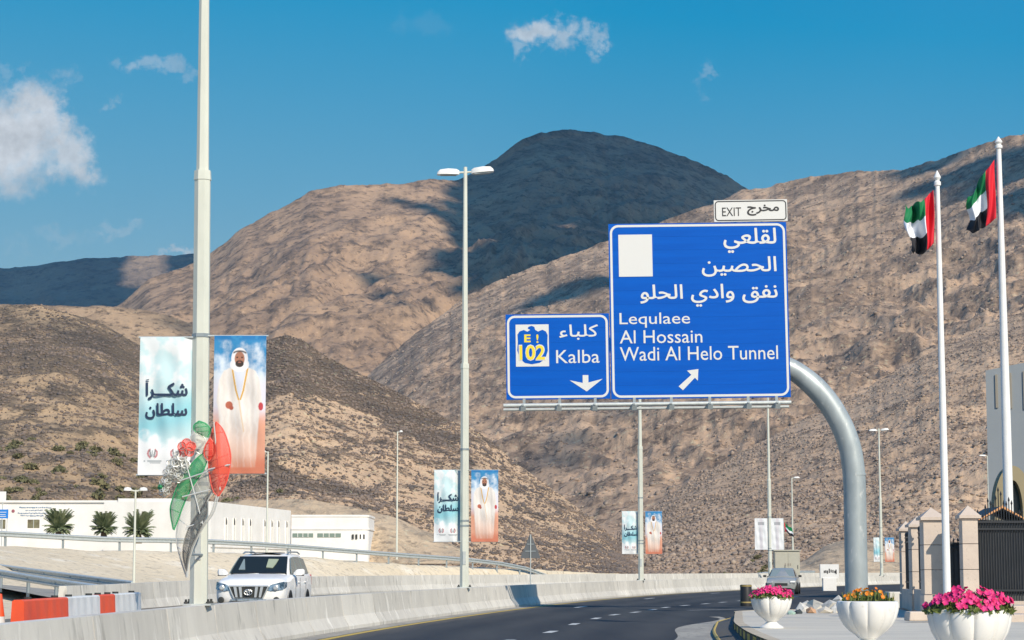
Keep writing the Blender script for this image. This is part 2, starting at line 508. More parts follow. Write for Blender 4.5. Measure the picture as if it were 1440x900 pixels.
def shape_arabic(s):
    out = []
    for i, ch in enumerate(s):
        if ch not in AR: out.append(ch); continue
        f = AR[ch]
        prev = i > 0 and s[i - 1] in AR and len(AR[s[i - 1]]) == 4 and len(f) > 1
        nxt = i + 1 < len(s) and s[i + 1] in AR and len(f) == 4 and len(AR[s[i + 1]]) > 1
        out.append(chr(f[3] if prev and nxt else f[1] if prev else f[2] if nxt else f[0]))
    return ''.join(reversed(out))
def text_mesh(body, x0, z0, x1, z1, bold=0.012, fat=0.0):
    """flat letters fitted into the box x0..x1, z0..z1 of the local x-z plane, facing -y"""
    c = bpy.data.curves.new('lettering', 'FONT'); c.body = body; c.size = 1.0; c.offset = bold; c.resolution_u = 3
    c.fill_mode = 'FRONT'
    o = bpy.data.objects.new('lettering', c); COL.objects.link(o)
    dg = bpy.context.evaluated_depsgraph_get()
    me = o.evaluated_get(dg).to_mesh()
    v = np.array([q.co[:] for q in me.vertices]); f = [tuple(p.vertices) for p in me.polygons]
    o.evaluated_get(dg).to_mesh_clear()
    bpy.data.objects.remove(o); bpy.data.curves.remove(c)
    mn = v.min(0); mx = v.max(0)
    # overlapping letters sit on slightly different levels so no two faces coincide
    par = list(range(len(v)))
    def find(i):
        while par[i] != i: par[i] = par[par[i]]; i = par[i]
        return i
    for q in f:
        for w in q[1:]: par[find(w)] = find(q[0])
    ids = {}
    lev = np.array([ids.setdefault(find(i), len(ids)) % 4 for i in range(len(v))]) * .0012
    X = x0 + (v[:, 0] - mn[0]) / (mx[0] - mn[0]) * (x1 - x0)
    Z = z0 + (v[:, 1] - mn[1]) / (mx[1] - mn[1]) * (z1 - z0)
    vs = [(a, -c, b) for a, b, c in zip(X, Z, lev)]; fs = list(f)
    if fat:
        n = len(v); d = fat * (z1 - z0)
        for k, (dx, dz) in enumerate(((d, 0), (-d, 0), (0, d), (0, -d), (d * .7, d * .7), (-d * .7, -d * .7), (d * .7, -d * .7), (-d * .7, d * .7))):
            vs += [(a + dx, -c - .0002 * (k + 1) , b + dz) for a, b, c in zip(X, Z, lev)]; fs += [tuple(i + n * (k + 1) for i in q) for q in f]
    return vs, fs

# ================================================================ THE LAND
near_x = curve([(5, -5.8), (23, -5.5), (35, -5.1), (68.5, -1.53), (115, 6.95), (157, 19), (198, 34.3), (250, 58), (310, 92)])
far_x = curve([(60, -14.2), (75, -13.4), (85, -12.8), (113, -10.4), (136, -6.1), (170, 5), (200, 17.5), (250, 44), (310, 78)])
crest_x = curve([(60, -62), (90, -36), (115, -27.6), (122, -21.7), (135, -14.4), (150, -6.2), (172, 4.4), (205, 18.6), (240, 35), (300, 66)])
crest_z = curve([(60, 2.65), (115, 2.65), (122, 2.4), (135, 2.0), (150, 1.72), (172, 1.3), (205, .75), (240, .5), (300, .4)])
isl_x = curve([(10, 2.9), (20, 3.25), (32, 3.77), (36, 4.0), (40.8, 4.35), (44.8, 4.66), (51, 5.3), (60, 6.26)])   # island edge
ISL_END = 63.0


def smooth01(t): t = np.clip(t, 0, 1); return t * t * (3 - 2 * t)
def ground_z(x, y):
    D = np.clip(y, 5, 300)
    fx = far_x(D) - 1.2; cx = crest_x(D); cz = crest_z(D)
    cz = np.where(D > 118, cz + (2.45 - cz) * smooth01((-x - 6) / 16), cz)
    t = (fx - x) / np.maximum(fx - cx, .5)
    z = cz * smooth01(t * .98) - .04
    side = np.clip((D - 62) / 10, 0, 1)
    near = np.clip((fx - x) / 10, 0, 1) * .3
    return z * side + near * (1 - side) - .04 * (1 - side)


def build_ground():
    V = np.array([(-12000, -3000, -.6), (12000, -3000, -.6), (12000, 14000, -.6), (-12000, 14000, -.6)], float)
    struct(link('plain', np_mesh('plain', V, np.array([[0, 1, 2, 3]]), M_sand)))
    y = np.concatenate([np.linspace(-25, 60, 20), np.linspace(61, 300, 200), np.linspace(305, 520, 20)])
    x = np.concatenate([np.linspace(-260, -62, 16), np.linspace(-60, 70, 240), np.linspace(74, 300, 16)])
    X, Y = np.meshgrid(x, y)
    Z = ground_z(X, Y)
    Z = Z + np.where(Z > .15, .16 * fbm(X * .35, Y * .35, 5, .6), 0) * np.clip((Z - .15), 0, 1)
    V = np.stack([X, Y, Z], -1).reshape(-1, 3)
    struct(link('ground', np_mesh('ground', V, grid_faces(len(y), len(x)), M_sand, True)))
    # asphalt: both carriageways and the exit lane round the island, one sheet
    ys = np.concatenate([np.linspace(4, 58, 30), np.linspace(59, 70, 34), np.linspace(72, 300, 80)])
    rows = []
    for D in ys:
        l = far_x(max(D, 60)) + .2
        r = isl_x(min(D, 60)) - .30 if D < 60 else isl_x(60) - .30 + smooth01((D - 60.) / 6) * 55 + max(0, (D - 66)) * .4
        if D > 66: r = max(r, near_x(D) + 12)
        rows.append([(l + (r - l) * k / 24, D, 0.0) for k in range(25)])
    V = np.array(rows).reshape(-1, 3)
    me = np_mesh('road', V, grid_faces(len(ys), 25), M_asph)
    at = me.attributes.new('across', 'FLOAT', 'POINT'); at.data.foreach_set('value', (V[:, 0] - near_x(V[:, 1])).astype(np.float32))
    road_wear(M_asph)
    road = struct(link('road', me))

    def strip(name, fx, y0, y1, w, z, m, n=60):
        yy = np.linspace(y0, y1, n); a = fx(yy)
        V = np.stack([np.stack([a - w / 2, yy, yy * 0 + z], -1), np.stack([a + w / 2, yy, yy * 0 + z], -1)], 1).reshape(-1, 3)
        return link(name, np_mesh(name, V, grid_faces(n, 2), m), road)
    M_ymark = mat('yellow road paint', (.60, .42, .06), .8, c2=(.50, .36, .09), nscale=2)
    M_wmark = mat('white road paint', (.62, .62, .58), .8, c2=(.5, .5, .48), nscale=3)
    strip('edge_line', lambda y: near_x(y) + .98, 6, 290, .17, .004, M_ymark, 160)
    strip('dusty_verge', lambda y: near_x(y) + .58, 6, 290, .52, .004, M_dust, 160)
    # dotted exit line
    dots = curve([(40, -.3), (47, .85), (53.7, 1.56), (60, 2.36), (64.8, 3.1), (68.6, 3.96), (73, 4.8), (78, 5.7), (81.6, 6.6), (85, 7.6), (88.7, 8.6), (100, 11.8), (112, 15.6)])
    for D in (41, 47, 53.7, 60, 64.8, 68.6, 73, 77.3, 81.6, 85.5, 89.5, 94, 98.5, 103, 108):
        strip('lane_dash', dots, D - .75, D + .75, .20, .004, M_wmark, 4)
    mid = lambda y: near_x(y) + 2.6
    for D in (78.5, 101, 124, 147): strip('lane_stripe', mid, D - 1.6, D + 1.6, .17, .004, M_wmark, 5)
    strip('edge_stripe', lambda y: 6.9 + (y - 72.9) * .9, 71.8, 74.2, .2, .004, M_wmark, 5)
    # pale dust along the island kerb
    yy = np.linspace(6, 62, 40); a = isl_x(np.minimum(yy, 60))
    o = 1.05 + .25 * np.sin(yy * .4) - .8 * smooth01((yy - 42) / 18)
    V = np.stack([np.stack([a - .40 - o, yy, yy * 0 + .006], -1), np.stack([a - .25, yy, yy * 0 + .006], -1)], 1).reshape(-1, 3)
    struct(link('dust_verge', np_mesh('dust_verge', V, grid_faces(40, 2), M_dust)))


def road_wear(m):
    """polished wheel tracks and blown sand along the barrier, laid out across the lanes"""
    nt = m.node_tree; N, L = nt.nodes, nt.links; P = N['Principled BSDF']
    src = P.inputs['Base Color'].links[0].from_socket
    a = N.new('ShaderNodeAttribute'); a.attribute_name = 'across'
    def mth(op, x, y):
        n = N.new('ShaderNodeMath'); n.operation = op
        for i, v in enumerate((x, y)):
            if isinstance(v, (int, float)): n.inputs[i].default_value = v
            elif v is not None: L.new(v, n.inputs[i])
        return n.outputs[0]
    s = mth('SINE', mth('MULTIPLY', mth('SUBTRACT', a.outputs['Fac'], 1.5), 3.55), None)
    tc = N.new('ShaderNodeTexCoord'); mp = N.new('ShaderNodeMapping'); mp.inputs['Scale'].default_value = (1.4, .10, 1); L.new(tc.outputs['Object'], mp.inputs[0])
    nz = N.new('ShaderNodeTexNoise'); nz.inputs['Scale'].default_value = 1.2; nz.inputs['Detail'].default_value = 6; L.new(mp.outputs[0], nz.inputs['Vector'])
    f = mth('MULTIPLY', mth('MULTIPLY', mth('ADD', s, 1.0), .40), nz.outputs[0])
    def mix(f, a_, c):
        x = N.new('ShaderNodeMix'); x.data_type = 'RGBA'; L.new(f, x.inputs[0]); L.new(a_, x.inputs[6]); x.inputs[7].default_value = (*c, 1); return x.outputs[2]
    col = mix(f, src, (.085, .082, .076))
    r = N.new('ShaderNodeMapRange'); L.new(mth('ADD', a.outputs['Fac'], mth('MULTIPLY', nz.outputs[0], 1.2)), r.inputs[0])
    r.inputs[1].default_value = 2.3; r.inputs[2].default_value = 1.2; r.inputs[3].default_value = 0; r.inputs[4].default_value = .55
    col = mix(r.outputs[0], col, (.30, .26, .20))
    L.new(col, P.inputs['Base Color'])


def island_z(D): return float(np.interp(D, [10, 20, 27, 40, 60], [.42, .40, .37, .28, .20]))
def build_island():
    # raised paving with a kerb, its left edge curving along the exit lane and round its far nose
    left = [(isl_x(D), D) for D in np.linspace(10, 59, 50)]
    nose = []
    for k in range(1, 15):
        a = pi - k / 14 * (pi * .5)
        nose.append((isl_x(59) + 3.0 + 3.0 * cos(a) , 59 + 4.0 * sin(a)))
    line = left + nose + [(12, 63.2), (16, 63.6), (24, 64), (34, 64)]
    mb = MB()
    inner = []
    n = len(line)
    def off(i, w):
        a = Vector(line[max(i - 1, 0)]); b = Vector(line[min(i + 1, n - 1)])
        t = (b - a).normalized(); nn = Vector((t.y, -t.x))
        return Vector(line[i]) + nn * w
    rows = []
    for i in range(n):
        p = off(i, .20); z = island_z(p.y) - .006
        rows.append([(p.x + (34.5 - p.x) * k / 20, p.y + (0 if p.y < 58 else 0), z) for k in range(21)])
    V = np.array(rows).reshape(-1, 3)
    isl = struct(link('paved_island', np_mesh('paved_island', V, grid_faces(n, 21), M_conc2)))
    # kerb stones: one metre long, pale top, face painted in yellow and black
    M_kerb = mat('sand coloured kerb', (.60, .50, .36), .85, c2=(.5, .42, .31), nscale=3, objvar=.12)
    M_ky = mat('yellow kerb paint', (.55, .38, .06), .75); M_kb = mat('black kerb paint', (.035, .033, .03), .75)
    for i in range(0, n - 5):
        a0, a1 = off(i, 0), off(i + 1, 0); b0, b1 = off(i, .20), off(i + 1, .20)
        g = .012
        z0, z1 = island_z(a0.y), island_z(a1.y)
        t = (a1 - a0)
        if t.length < .05: continue
        a0, a1 = a0 + t * g, a1 - t * g; b0, b1 = b0 + t * g, b1 - t * g
        k = MB()
        vs = [(a0.x, a0.y, -.02), (a1.x, a1.y, -.02), (b1.x, b1.y, -.02), (b0.x, b0.y, -.02),
              (a0.x, a0.y, z0), (a1.x, a1.y, z1), (b1.x, b1.y, z1), (b0.x, b0.y, z0)]
        k.add(vs, [(4, 5, 6, 7), (3, 2, 1, 0), (0, 4, 7, 3), (1, 2, 6, 5), (2, 3, 7, 6)], 0)
        m_ = 1
        nrm = Vector((t.y, -t.x)).normalized() * -.004
        for q in range(m_):
            u0, u1 = q / m_, (q + 1) / m_
            p, r = a0.lerp(a1, u0) + nrm, a0.lerp(a1, u1) + nrm
            zz0, zz1 = z0 + (z1 - z0) * u0 - .03, z0 + (z1 - z0) * u1 - .03
            k.add([(p.x, p.y, -.02), (r.x, r.y, -.02), (r.x, r.y, zz1), (p.x, p.y, zz0)], [(0, 1, 2, 3)], 1 + i % 2)
        k.build('kerb_stone', [M_kerb, M_ky, M_kb], isl, recalc=False)
    # sloped drain apron of dark slats below the kerb, with a yellow rim
    sl = MB(); rim = MB()
    prev = None
    for D in np.arange(30, 58.5, .5):
        wd = .36 * float(smooth01((58.5 - D) / 6)) * float(smooth01((D - 30) / 3)) + .04
        x = isl_x(D)
        sl.box((x - .012 - wd / 2, D, .085), (wd, .26, .02), 0, 0, ry=-math.atan2(.10, wd) * .6)
        if prev: rim.tube([prev, (x - wd - .03, D, .05)], .035, 6)
        prev = (x - wd - .03, D, .05)
    sl.build('drain_slats', mat('dark drain grate', (.09, .085, .075), .7), isl)['kind'] = 'stuff'
    rim.build('drain_rim', mat('worn yellow rim', (.5, .37, .10), .7), isl)
    ap = []
    for D in np.arange(30, 58.6, .5):
        wd = .36 * float(smooth01((58.5 - D) / 6)) * float(smooth01((D - 30) / 3)) + .04
        ap.append([(isl_x(D) - wd - .04, D, .03), (isl_x(D) - .008, D, .09)])
    V = np.array(ap).reshape(-1, 3); link('drain_apron', np_mesh('drain_apron', V, grid_faces(len(ap), 2), M_dust), isl)
    # shallow step and kerb pieces by the gate
    st = MB(); st.box((13.3, 46.4, .30), (6.6, 1.5, .22)); st.box((13.1, 47.9, .42), (6.2, 1.6, .3))
    st.build('doorstep', M_stone, isl, bevel=.02)


# ---------------------------------------------------------------- hills
def hill(name, crest, dc, df, zf, material, x0=-260, x1=1700, step=3, nr=150, amp=.05, gl=60., slant=0.3, back=.9,
         rocky=None, crest_rough=1.0, hpow=.85, seed=0, dshift=0.0):
    cx = np.array([c[0] for c in crest], float); cy = np.array([c[1] for c in crest], float)
    px = np.arange(x0, x1 + step, step, dtype=float)
    cyi = np.interp(px, cx, cy)
    k = np.ones(5) / 5
    cyi = np.convolve(np.pad(cyi, 2, 'edge'), k, 'valid')
    Dc = np.interp(px, [d[0] for d in dc], [d[1] for d in dc]); Df = np.interp(px, [d[0] for d in df], [d[1] for d in df])
    Dc = np.convolve(np.pad(Dc, 20, 'edge'), np.ones(41) / 41, 'valid')
    cyi = cyi + crest_rough * 3.2 * fbm(px / 38. + seed, px * 0 + seed * 3.1, 5, .6)
    w = 450 - cyi
    ec = (FPX * sin(PITCH) + w * cos(PITCH)) / (FPX * cos(PITCH) - w * sin(PITCH))   # tangent of elevation
    az = (px - 720) / 3000.
    az = np.clip(az, -2, 2)
    t = np.concatenate([np.linspace(0, 1, nr), 1 + np.linspace(.03, back, 20)])
    T, A = np.meshgrid(t, az, indexing='ij')
    EC, DC, DF = np.meshgrid(t, ec, indexing='ij')[1], np.meshgrid(t, Dc, indexing='ij')[1], np.meshgrid(t, Df, indexing='ij')[1]
    D = DF + (DC - DF) * T
    ef = (zf - EYE) / DF
    front = np.minimum(T, 1)
    h = front ** hpow
    E = ef + (EC - ef) * h
    Zf = EYE + E * D
    Zc = EYE + EC * DC
    back_t = np.clip(T - 1, 0, None)
    Z = np.where(T <= 1, Zf, Zc - (Zc - zf) * (back_t / back) * 1.02)
    X = A * D
    u = X + D * slant * .0
    along = (D - DF)
    wx = X + 22 * fbm(X / 160. + seed, D / 160., 3) * gl / 60
    wy = D + 22 * fbm(X / 160. - 7 + seed, D / 160. + 4, 3) * gl / 60
    gul = ridged((wx + slant * wy) / gl, (wy - slant * wx) / (gl * 2.6) + seed, 6, .55)
    gul2 = ridged((wx + slant * wy) / (gl * .30) + 5, (wy - slant * wx) / (gl * .62) + seed, 5, .55)
    lum = fbm(X / (gl * 1.9) + seed * 2, D / (gl * 1.9), 4, .5)
    fine = ridged(wx / (gl * .14), wy / (gl * .2) + seed, 4, .6) * .8
    H = np.maximum(Zc - zf, 5)
    env = np.clip(T * 4, 0, 1) * np.where(T < 1, np.clip((1 - T) * 3.2, .04, 1), .22)
    Z = Z + H * amp * (gul * .95 + lum * 1.0 + gul2 * .20) * env + H * amp * .14 * fine * np.clip(T * 5, 0, 1) * np.clip((1.12 - T) * 3, .35, 1)
    V = np.stack([X, D + X * 0, Z], -1)
    me = np_mesh(name, V.reshape(-1, 3), grid_faces(len(t), len(px)), material, True)
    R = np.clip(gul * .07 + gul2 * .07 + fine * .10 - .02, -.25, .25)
    if rocky is not None: R = R + rocky(px[None, :] + T * 0, T, X, D)
    at = me.attributes.new('rockiness', 'FLOAT', 'POINT'); at.data.foreach_set('value', R.astype(np.float32).ravel())
    o = struct(link(name, me))
    return o, (px, t, V, R)


HM_far = hill_mat('far ridge rock', (.37, .265, .18), (.28, .20, .14), (.13, .10, .08), patch=300, rock=16, mid=80, dark_pos=(.50, .66), bstr=.8)
HM_main = hill_mat('main mountain rock', (.46, .305, .19), (.345, .23, .15), (.12, .088, .066), patch=150, rock=5.5, mid=22, dark_pos=(.52, .68), dark_amt=.6, bstr=.5)
HM_right = hill_mat('right mountain rock', (.57, .395, .26), (.44, .305, .205), (.14, .105, .082), patch=90, rock=3.4, mid=14, dark_pos=(.52, .66), dark_amt=.62, bstr=.55)
HM_mid = hill_mat('middle slope rock', (.50, .345, .215), (.38, .265, .17), (.13, .10, .075), patch=80, rock=3.2, mid=16, dark_pos=(.56, .7), bstr=.6)
HM_near = hill_mat('near scree', (.63, .44, .28), (.51, .355, .23), (.065, .055, .048), patch=30, rock=1.3, mid=6, dark_pos=(.59, .68), dark_amt=.82, bstr=.45)
HM_spur = hill_mat('right scree', (.60, .42, .275), (.49, .345, .23), (.14, .105, .085), patch=45, rock=1.6, mid=7, dark_pos=(.55, .68), dark_amt=.68, bstr=.5)
HM_nearl = hill_mat('near left scree', (.47, .33, .20), (.34, .24, .15), (.085, .072, .058), patch=40, rock=1.5, mid=8, dark_pos=(.55, .66), dark_amt=.75, bstr=.4)
HM_cut = hill_mat('pale cutting', (.63, .48, .32), (.53, .40, .27), (.30, .24, .18), patch=20, rock=1.2, mid=6, dark_pos=(.56, .68), dark_amt=.5)


def band_rock(px, T, X, D):
    """darker sloping bands on the near hill"""
    n = fbm(X / 22., D / 22., 5, .6)
    # upper band under the crest, right flank
    b1 = smooth01((px - 355 + 40 * n) / 12) * smooth01((690 - px + 60 * n) / 90) * smooth01((T - .73 + .20 * n) / .05)
    b2 = np.exp(-((T - .36 + .14 * n) / .085) ** 2) * smooth01((px - 300) / 50) * smooth01((590 - px + 90 * n) / 90)
    b3 = np.exp(-((T - .62 + .2 * n) / .05) ** 2) * smooth01((px - 400) / 50) * smooth01((570 - px) / 60) * .4
    return .25 * np.clip(b1, 0, 1) + .20 * b2 + .12 * b3 - .05
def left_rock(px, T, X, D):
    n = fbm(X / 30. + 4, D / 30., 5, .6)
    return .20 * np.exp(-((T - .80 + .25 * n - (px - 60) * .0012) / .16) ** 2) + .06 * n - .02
def right_rock(px, T, X, D):
    n = fbm(X / 90. + 9, D / 90., 5, .6)
    return .10 * n


def build_hills():
    out = {}
    out['far'] = hill('far_ridge', [(-300, 392), (0, 380), (80, 367), (150, 363), (270, 361), (420, 372), (700, 380), (1700, 400)],
         [(-300, 3500), (1700, 3500)], [(-300, 2500), (1700, 2500)], 20, HM_far, x1=700, nr=70, amp=.06, gl=260, seed=3)
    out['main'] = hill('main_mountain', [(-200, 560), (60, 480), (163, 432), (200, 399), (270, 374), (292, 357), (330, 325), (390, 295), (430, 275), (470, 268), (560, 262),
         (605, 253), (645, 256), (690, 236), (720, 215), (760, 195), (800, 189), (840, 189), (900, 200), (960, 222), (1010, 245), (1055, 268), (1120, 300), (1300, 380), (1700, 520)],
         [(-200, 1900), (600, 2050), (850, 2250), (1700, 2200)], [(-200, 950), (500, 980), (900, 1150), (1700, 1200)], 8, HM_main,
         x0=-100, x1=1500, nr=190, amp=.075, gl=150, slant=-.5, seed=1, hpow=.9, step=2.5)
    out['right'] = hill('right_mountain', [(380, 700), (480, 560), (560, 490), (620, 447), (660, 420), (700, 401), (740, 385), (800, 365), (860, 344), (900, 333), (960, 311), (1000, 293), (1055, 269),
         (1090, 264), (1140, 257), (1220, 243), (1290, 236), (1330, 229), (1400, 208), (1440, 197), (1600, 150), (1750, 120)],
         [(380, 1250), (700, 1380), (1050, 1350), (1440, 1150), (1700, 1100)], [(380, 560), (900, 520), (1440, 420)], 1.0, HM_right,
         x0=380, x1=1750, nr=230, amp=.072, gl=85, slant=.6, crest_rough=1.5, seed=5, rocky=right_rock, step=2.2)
    out['mid'] = hill('middle_slope', [(-300, 420), (-60, 428), (60, 432), (165, 434), (240, 449), (300, 474), (380, 500), (460, 548), (560, 620), (640, 680), (760, 760), (820, 798)],
         [(-300, 900), (820, 900)], [(-300, 640), (820, 700)], 4, HM_mid, x0=-260, x1=820, nr=70, amp=.06, gl=60, seed=8)
    out['spur'] = hill('right_spur', [(800, 806), (835, 780), (880, 742), (950, 692), (1040, 640), (1130, 592), (1230, 545), (1320, 492), (1440, 440), (1700, 330)],
         [(800, 480), (1100, 640), (1440, 720), (1700, 760)], [(800, 330), (1100, 285), (1440, 260)], 0.1, HM_spur,
         x0=800, x1=1750, nr=190, amp=.07, gl=42, slant=.7, seed=12, step=2.2, rocky=lambda px, T, X, D: -.045 + .08 * fbm(X / 40., D / 40., 5, .6))
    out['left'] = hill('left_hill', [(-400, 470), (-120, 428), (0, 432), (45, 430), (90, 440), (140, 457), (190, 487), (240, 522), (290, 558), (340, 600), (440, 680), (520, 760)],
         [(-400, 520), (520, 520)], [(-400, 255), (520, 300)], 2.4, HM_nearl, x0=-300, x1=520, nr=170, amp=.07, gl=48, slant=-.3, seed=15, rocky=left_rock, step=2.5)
    out['near'] = hill('near_hill', [(120, 760), (180, 690), (220, 620), (265, 560), (300, 526), (340, 497), (372, 480), (400, 472), (422, 479), (449, 500), (500, 525), (560, 554), (620, 585),
         (680, 612), (720, 648), (780, 690), (830, 728), (872, 764), (900, 790), (925, 806)],
         [(120, 400), (400, 430), (900, 380)], [(120, 262), (400, 262), (900, 300)], 0.4, HM_near,
         x0=120, x1=920, nr=190, amp=.045, gl=36, slant=-.8, seed=19, rocky=band_rock, step=2.0, hpow=.95)
    out['cut'] = hill('cutting', [(230, 790), (290, 712), (340, 703), (420, 703), (480, 711), (560, 730), (605, 750), (648, 772), (670, 800)],
         [(230, 252), (670, 246)], [(230, 236), (670, 232)], 2.0, HM_cut, x0=240, x1=668, nr=40, amp=.10, gl=7, seed=23, crest_rough=.6)
    out['cut2'] = hill('cutting', [(1090, 806), (1130, 790), (1160, 768), (1200, 757), (1250, 770), (1290, 790), (1320, 806)],
         [(1090, 290), (1320, 290)], [(1090, 268), (1320, 268)], .8, HM_cut, x0=1095, x1=1318, nr=30, amp=.10, gl=7, seed=27, crest_rough=.5)
    return out


def _rock_proto():
    bm = bmesh.new(); bmesh.ops.create_icosphere(bm, subdivisions=1, radius=1)
    v = np.array([q.co[:] for q in bm.verts]); f = np.array([[w.index for w in p.verts] for p in bm.faces]); bm.free()
    return v, f
def scatter_rocks(parent, data, n, smin, smax, material, seed, tmax=1.0, px_lim=(-30, 1470)):
    """loose stones lying on the slope, real geometry, joined"""
    r = np.random.default_rng(seed)
    px, t, V, R = data
    ok = np.where((px > px_lim[0]) & (px < px_lim[1]))[0]
    nt = int((t <= tmax).sum())
    # choose cells, likelier where the slope is rocky
    ci = r.choice(ok[:-1], n * 3); ri = r.integers(1, nt - 1, n * 3)
    p = np.clip((R[ri, ci] + .04) * 5.0, .05, 1)
    keep = r.random(n * 3) < p
    ci, ri = ci[keep][:n], ri[keep][:n]
    a, b = r.random(len(ci))[:, None], r.random(len(ci))[:, None]
    P = (V[ri, ci] * (1 - a) + V[ri, ci + 1] * a) * (1 - b) + (V[ri + 1, ci] * (1 - a) + V[ri + 1, ci + 1] * a) * b
    pv, pf = _rock_proto()
    m = len(P)
    size = smin + (smax - smin) * r.random(m) ** 5
    sc = size[:, None] * (0.6 + .8 * r.random((m, 3))) * np.array([1, 1, .75])
    ang = r.random(m) * 2 * pi
    base = pv[None] * (1 + .35 * (r.random((m, len(pv), 1)) - .5))
    q = base * sc[:, None, :]
    x = q[..., 0] * np.cos(ang)[:, None] - q[..., 1] * np.sin(ang)[:, None]
    y = q[..., 0] * np.sin(ang)[:, None] + q[..., 1] * np.cos(ang)[:, None]
    VV = np.stack([x, y, q[..., 2]], -1) + P[:, None, :] + np.array([0, 0, .1])
    FF = (pf[None] + (np.arange(m) * len(pv))[:, None, None]).reshape(-1, 3)
    me = np_mesh('loose_rocks', VV.reshape(-1, 3), FF, material)
    o = link('loose_rocks', me, parent); o['kind'] = 'stuff'
    return o


def scatter_scrub(datas):
    r = np.random.default_rng(5)
    Vs = []; Fs = []; b = 0
    for (data, spots) in datas:
        px, t, V, R = data
        for (x, T, s) in spots:
            i = int(np.argmin(abs(px - x))); j = int(np.argmin(abs(t - T)))
            P = V[j, i]
            n = 150
            d = r.normal(size=(n, 3)); d /= np.linalg.norm(d, axis=1)[:, None]; d[:, 2] = abs(d[:, 2])
            c = P + d * s * (.4 + .6 * r.random((n, 1))) * np.array([1, 1, .75])
            u = r.normal(size=(n, 3)) * s * .16; v = r.normal(size=(n, 3)) * s * .16
            Vs.append(np.stack([c - u, c + v, c + u, c - v], 1).reshape(-1, 3))
            Fs.append(np.arange(n * 4).reshape(-1, 4) + b); b += n * 4
    o = link('scrub', np_mesh('scrub', np.concatenate(Vs), np.concatenate(Fs), M_shrub)); o['kind'] = 'stuff'
    o['label'] = 'low grey green scrub dotted over the lower hillsides'


# ---------------------------------------------------------------- clouds behind the camera that shade the mountains
def build_clouds(hs):
    M_cloud = mat('cloud white', (.8, .8, .8), 1.0, spec=0)
    r = np.random.default_rng(31)
    def surf(key, x, y):
        """first slope point of a hill that photo pixel (x, y) looks at"""
        px, t, V, R = hs[key][1]
        i = int(np.argmin(abs(px - x))); col = V[:, i, :][t <= 1]
        e = (FPX * sin(PITCH) + (450 - y) * cos(PITCH)) / (FPX * cos(PITCH) - (450 - y) * sin(PITCH))
        j = int(np.argmin(abs((col[:, 2] - EYE) / col[:, 1] - e)))
        return Vector(col[j])
    bm0 = bmesh.new(); bmesh.ops.create_icosphere(bm0, subdivisions=3, radius=1)
    sv = np.array([q.co[:] for q in bm0.verts]); sf = np.array([[w.index for w in p.verts] for p in bm0.faces]); bm0.free()
    def cloud(label, key, puffs, alt, grow=1.0):
        Vs = []; Fs = []; b = 0
        for (x, y, rad) in puffs:
            P = surf(key, x, y)
            k = (alt - P.z) / to_sun.z
            C = P + to_sun * k
            R_ = rad * P.y / 3000. * grow
            for q in range(4):
                rr = R_ * (1.0 if q == 0 else .35 + .35 * r.random())
                dd = Vector((0, 0, 0)) if q == 0 else Vector(r.normal(size=3)).normalized() * R_ * .85
                n = 1 + .16 * r.normal(size=(len(sv), 1)) * .5
                v = sv * n * rr + np.array(C + dd)
                Vs.append(v); Fs.append(sf + b); b += len(sv)
        o = link('cloud', np_mesh('cloud', np.concatenate(Vs), np.concatenate(Fs), M_cloud, True))
        struct(o)
    peak = []
    for x in range(655, 1085, 26):
        top = np.interp(x, [650, 700, 760, 840, 960, 1050], [258, 232, 195, 190, 225, 268])
        bot = np.interp(x, [650, 700, 800, 900, 1060], [372, 398, 366, 334, 288])
        y = top - 3
        while y < bot + 10:
            peak.append((x + r.uniform(-5, 5), y, r.uniform(28, 36))); y += 13
    peak += [(700, 330, 40), (690, 385, 26), (720, 350, 40), (670, 300, 30), (560, 282, 14), (590, 290, 20), (620, 300, 26), (640, 330, 20), (648, 375, 26), (620, 390, 17), (650, 405, 22), (600, 378, 12)]
    cloud('', 'main', peak, 1500)
    cloud('', 'main', [(505, 385, 12), (525, 392, 18), (545, 410, 20), (565, 428, 15), (600, 425, 12)], 1450)
    cloud('', 'right', [(790, 412, 26), (830, 400, 30), (870, 395, 30), (760, 428, 20), (730, 440, 12), (910, 400, 25)], 1150, 1.4)
    cloud('', 'right', [(1285, 240, 14), (1320, 236, 22), (1340, 262, 16), (1365, 245, 28), (1400, 232, 34), (1410, 262, 26), (1430, 225, 34), (1475, 225, 44), (1380, 265, 14), (1440, 275, 26), (1490, 280, 36)], 1150, 1.5)
    cloud('', 'right', [(770, 640, 22), (800, 622, 26), (840, 600, 26), (745, 662, 16), (880, 580, 20), (815, 650, 16), (840, 575, 22), (790, 655, 18)], 1000, .95)
    cloud('', 'far', [(x, y, 30) for x in range(-60, 300, 32) for y in (366, 375, 385, 395, 405, 415, 425) if not (140 < x < 260 and y < 415)], 1700)
    cloud('', 'mid', [(225, 452, 13), (250, 460, 16), (280, 470, 16)], 1250)
    cloud('', 'left', [(70, 455, 16), (100, 468, 22), (140, 485, 20), (20, 450, 12), (10, 500, 10), (175, 500, 14)], 1150)

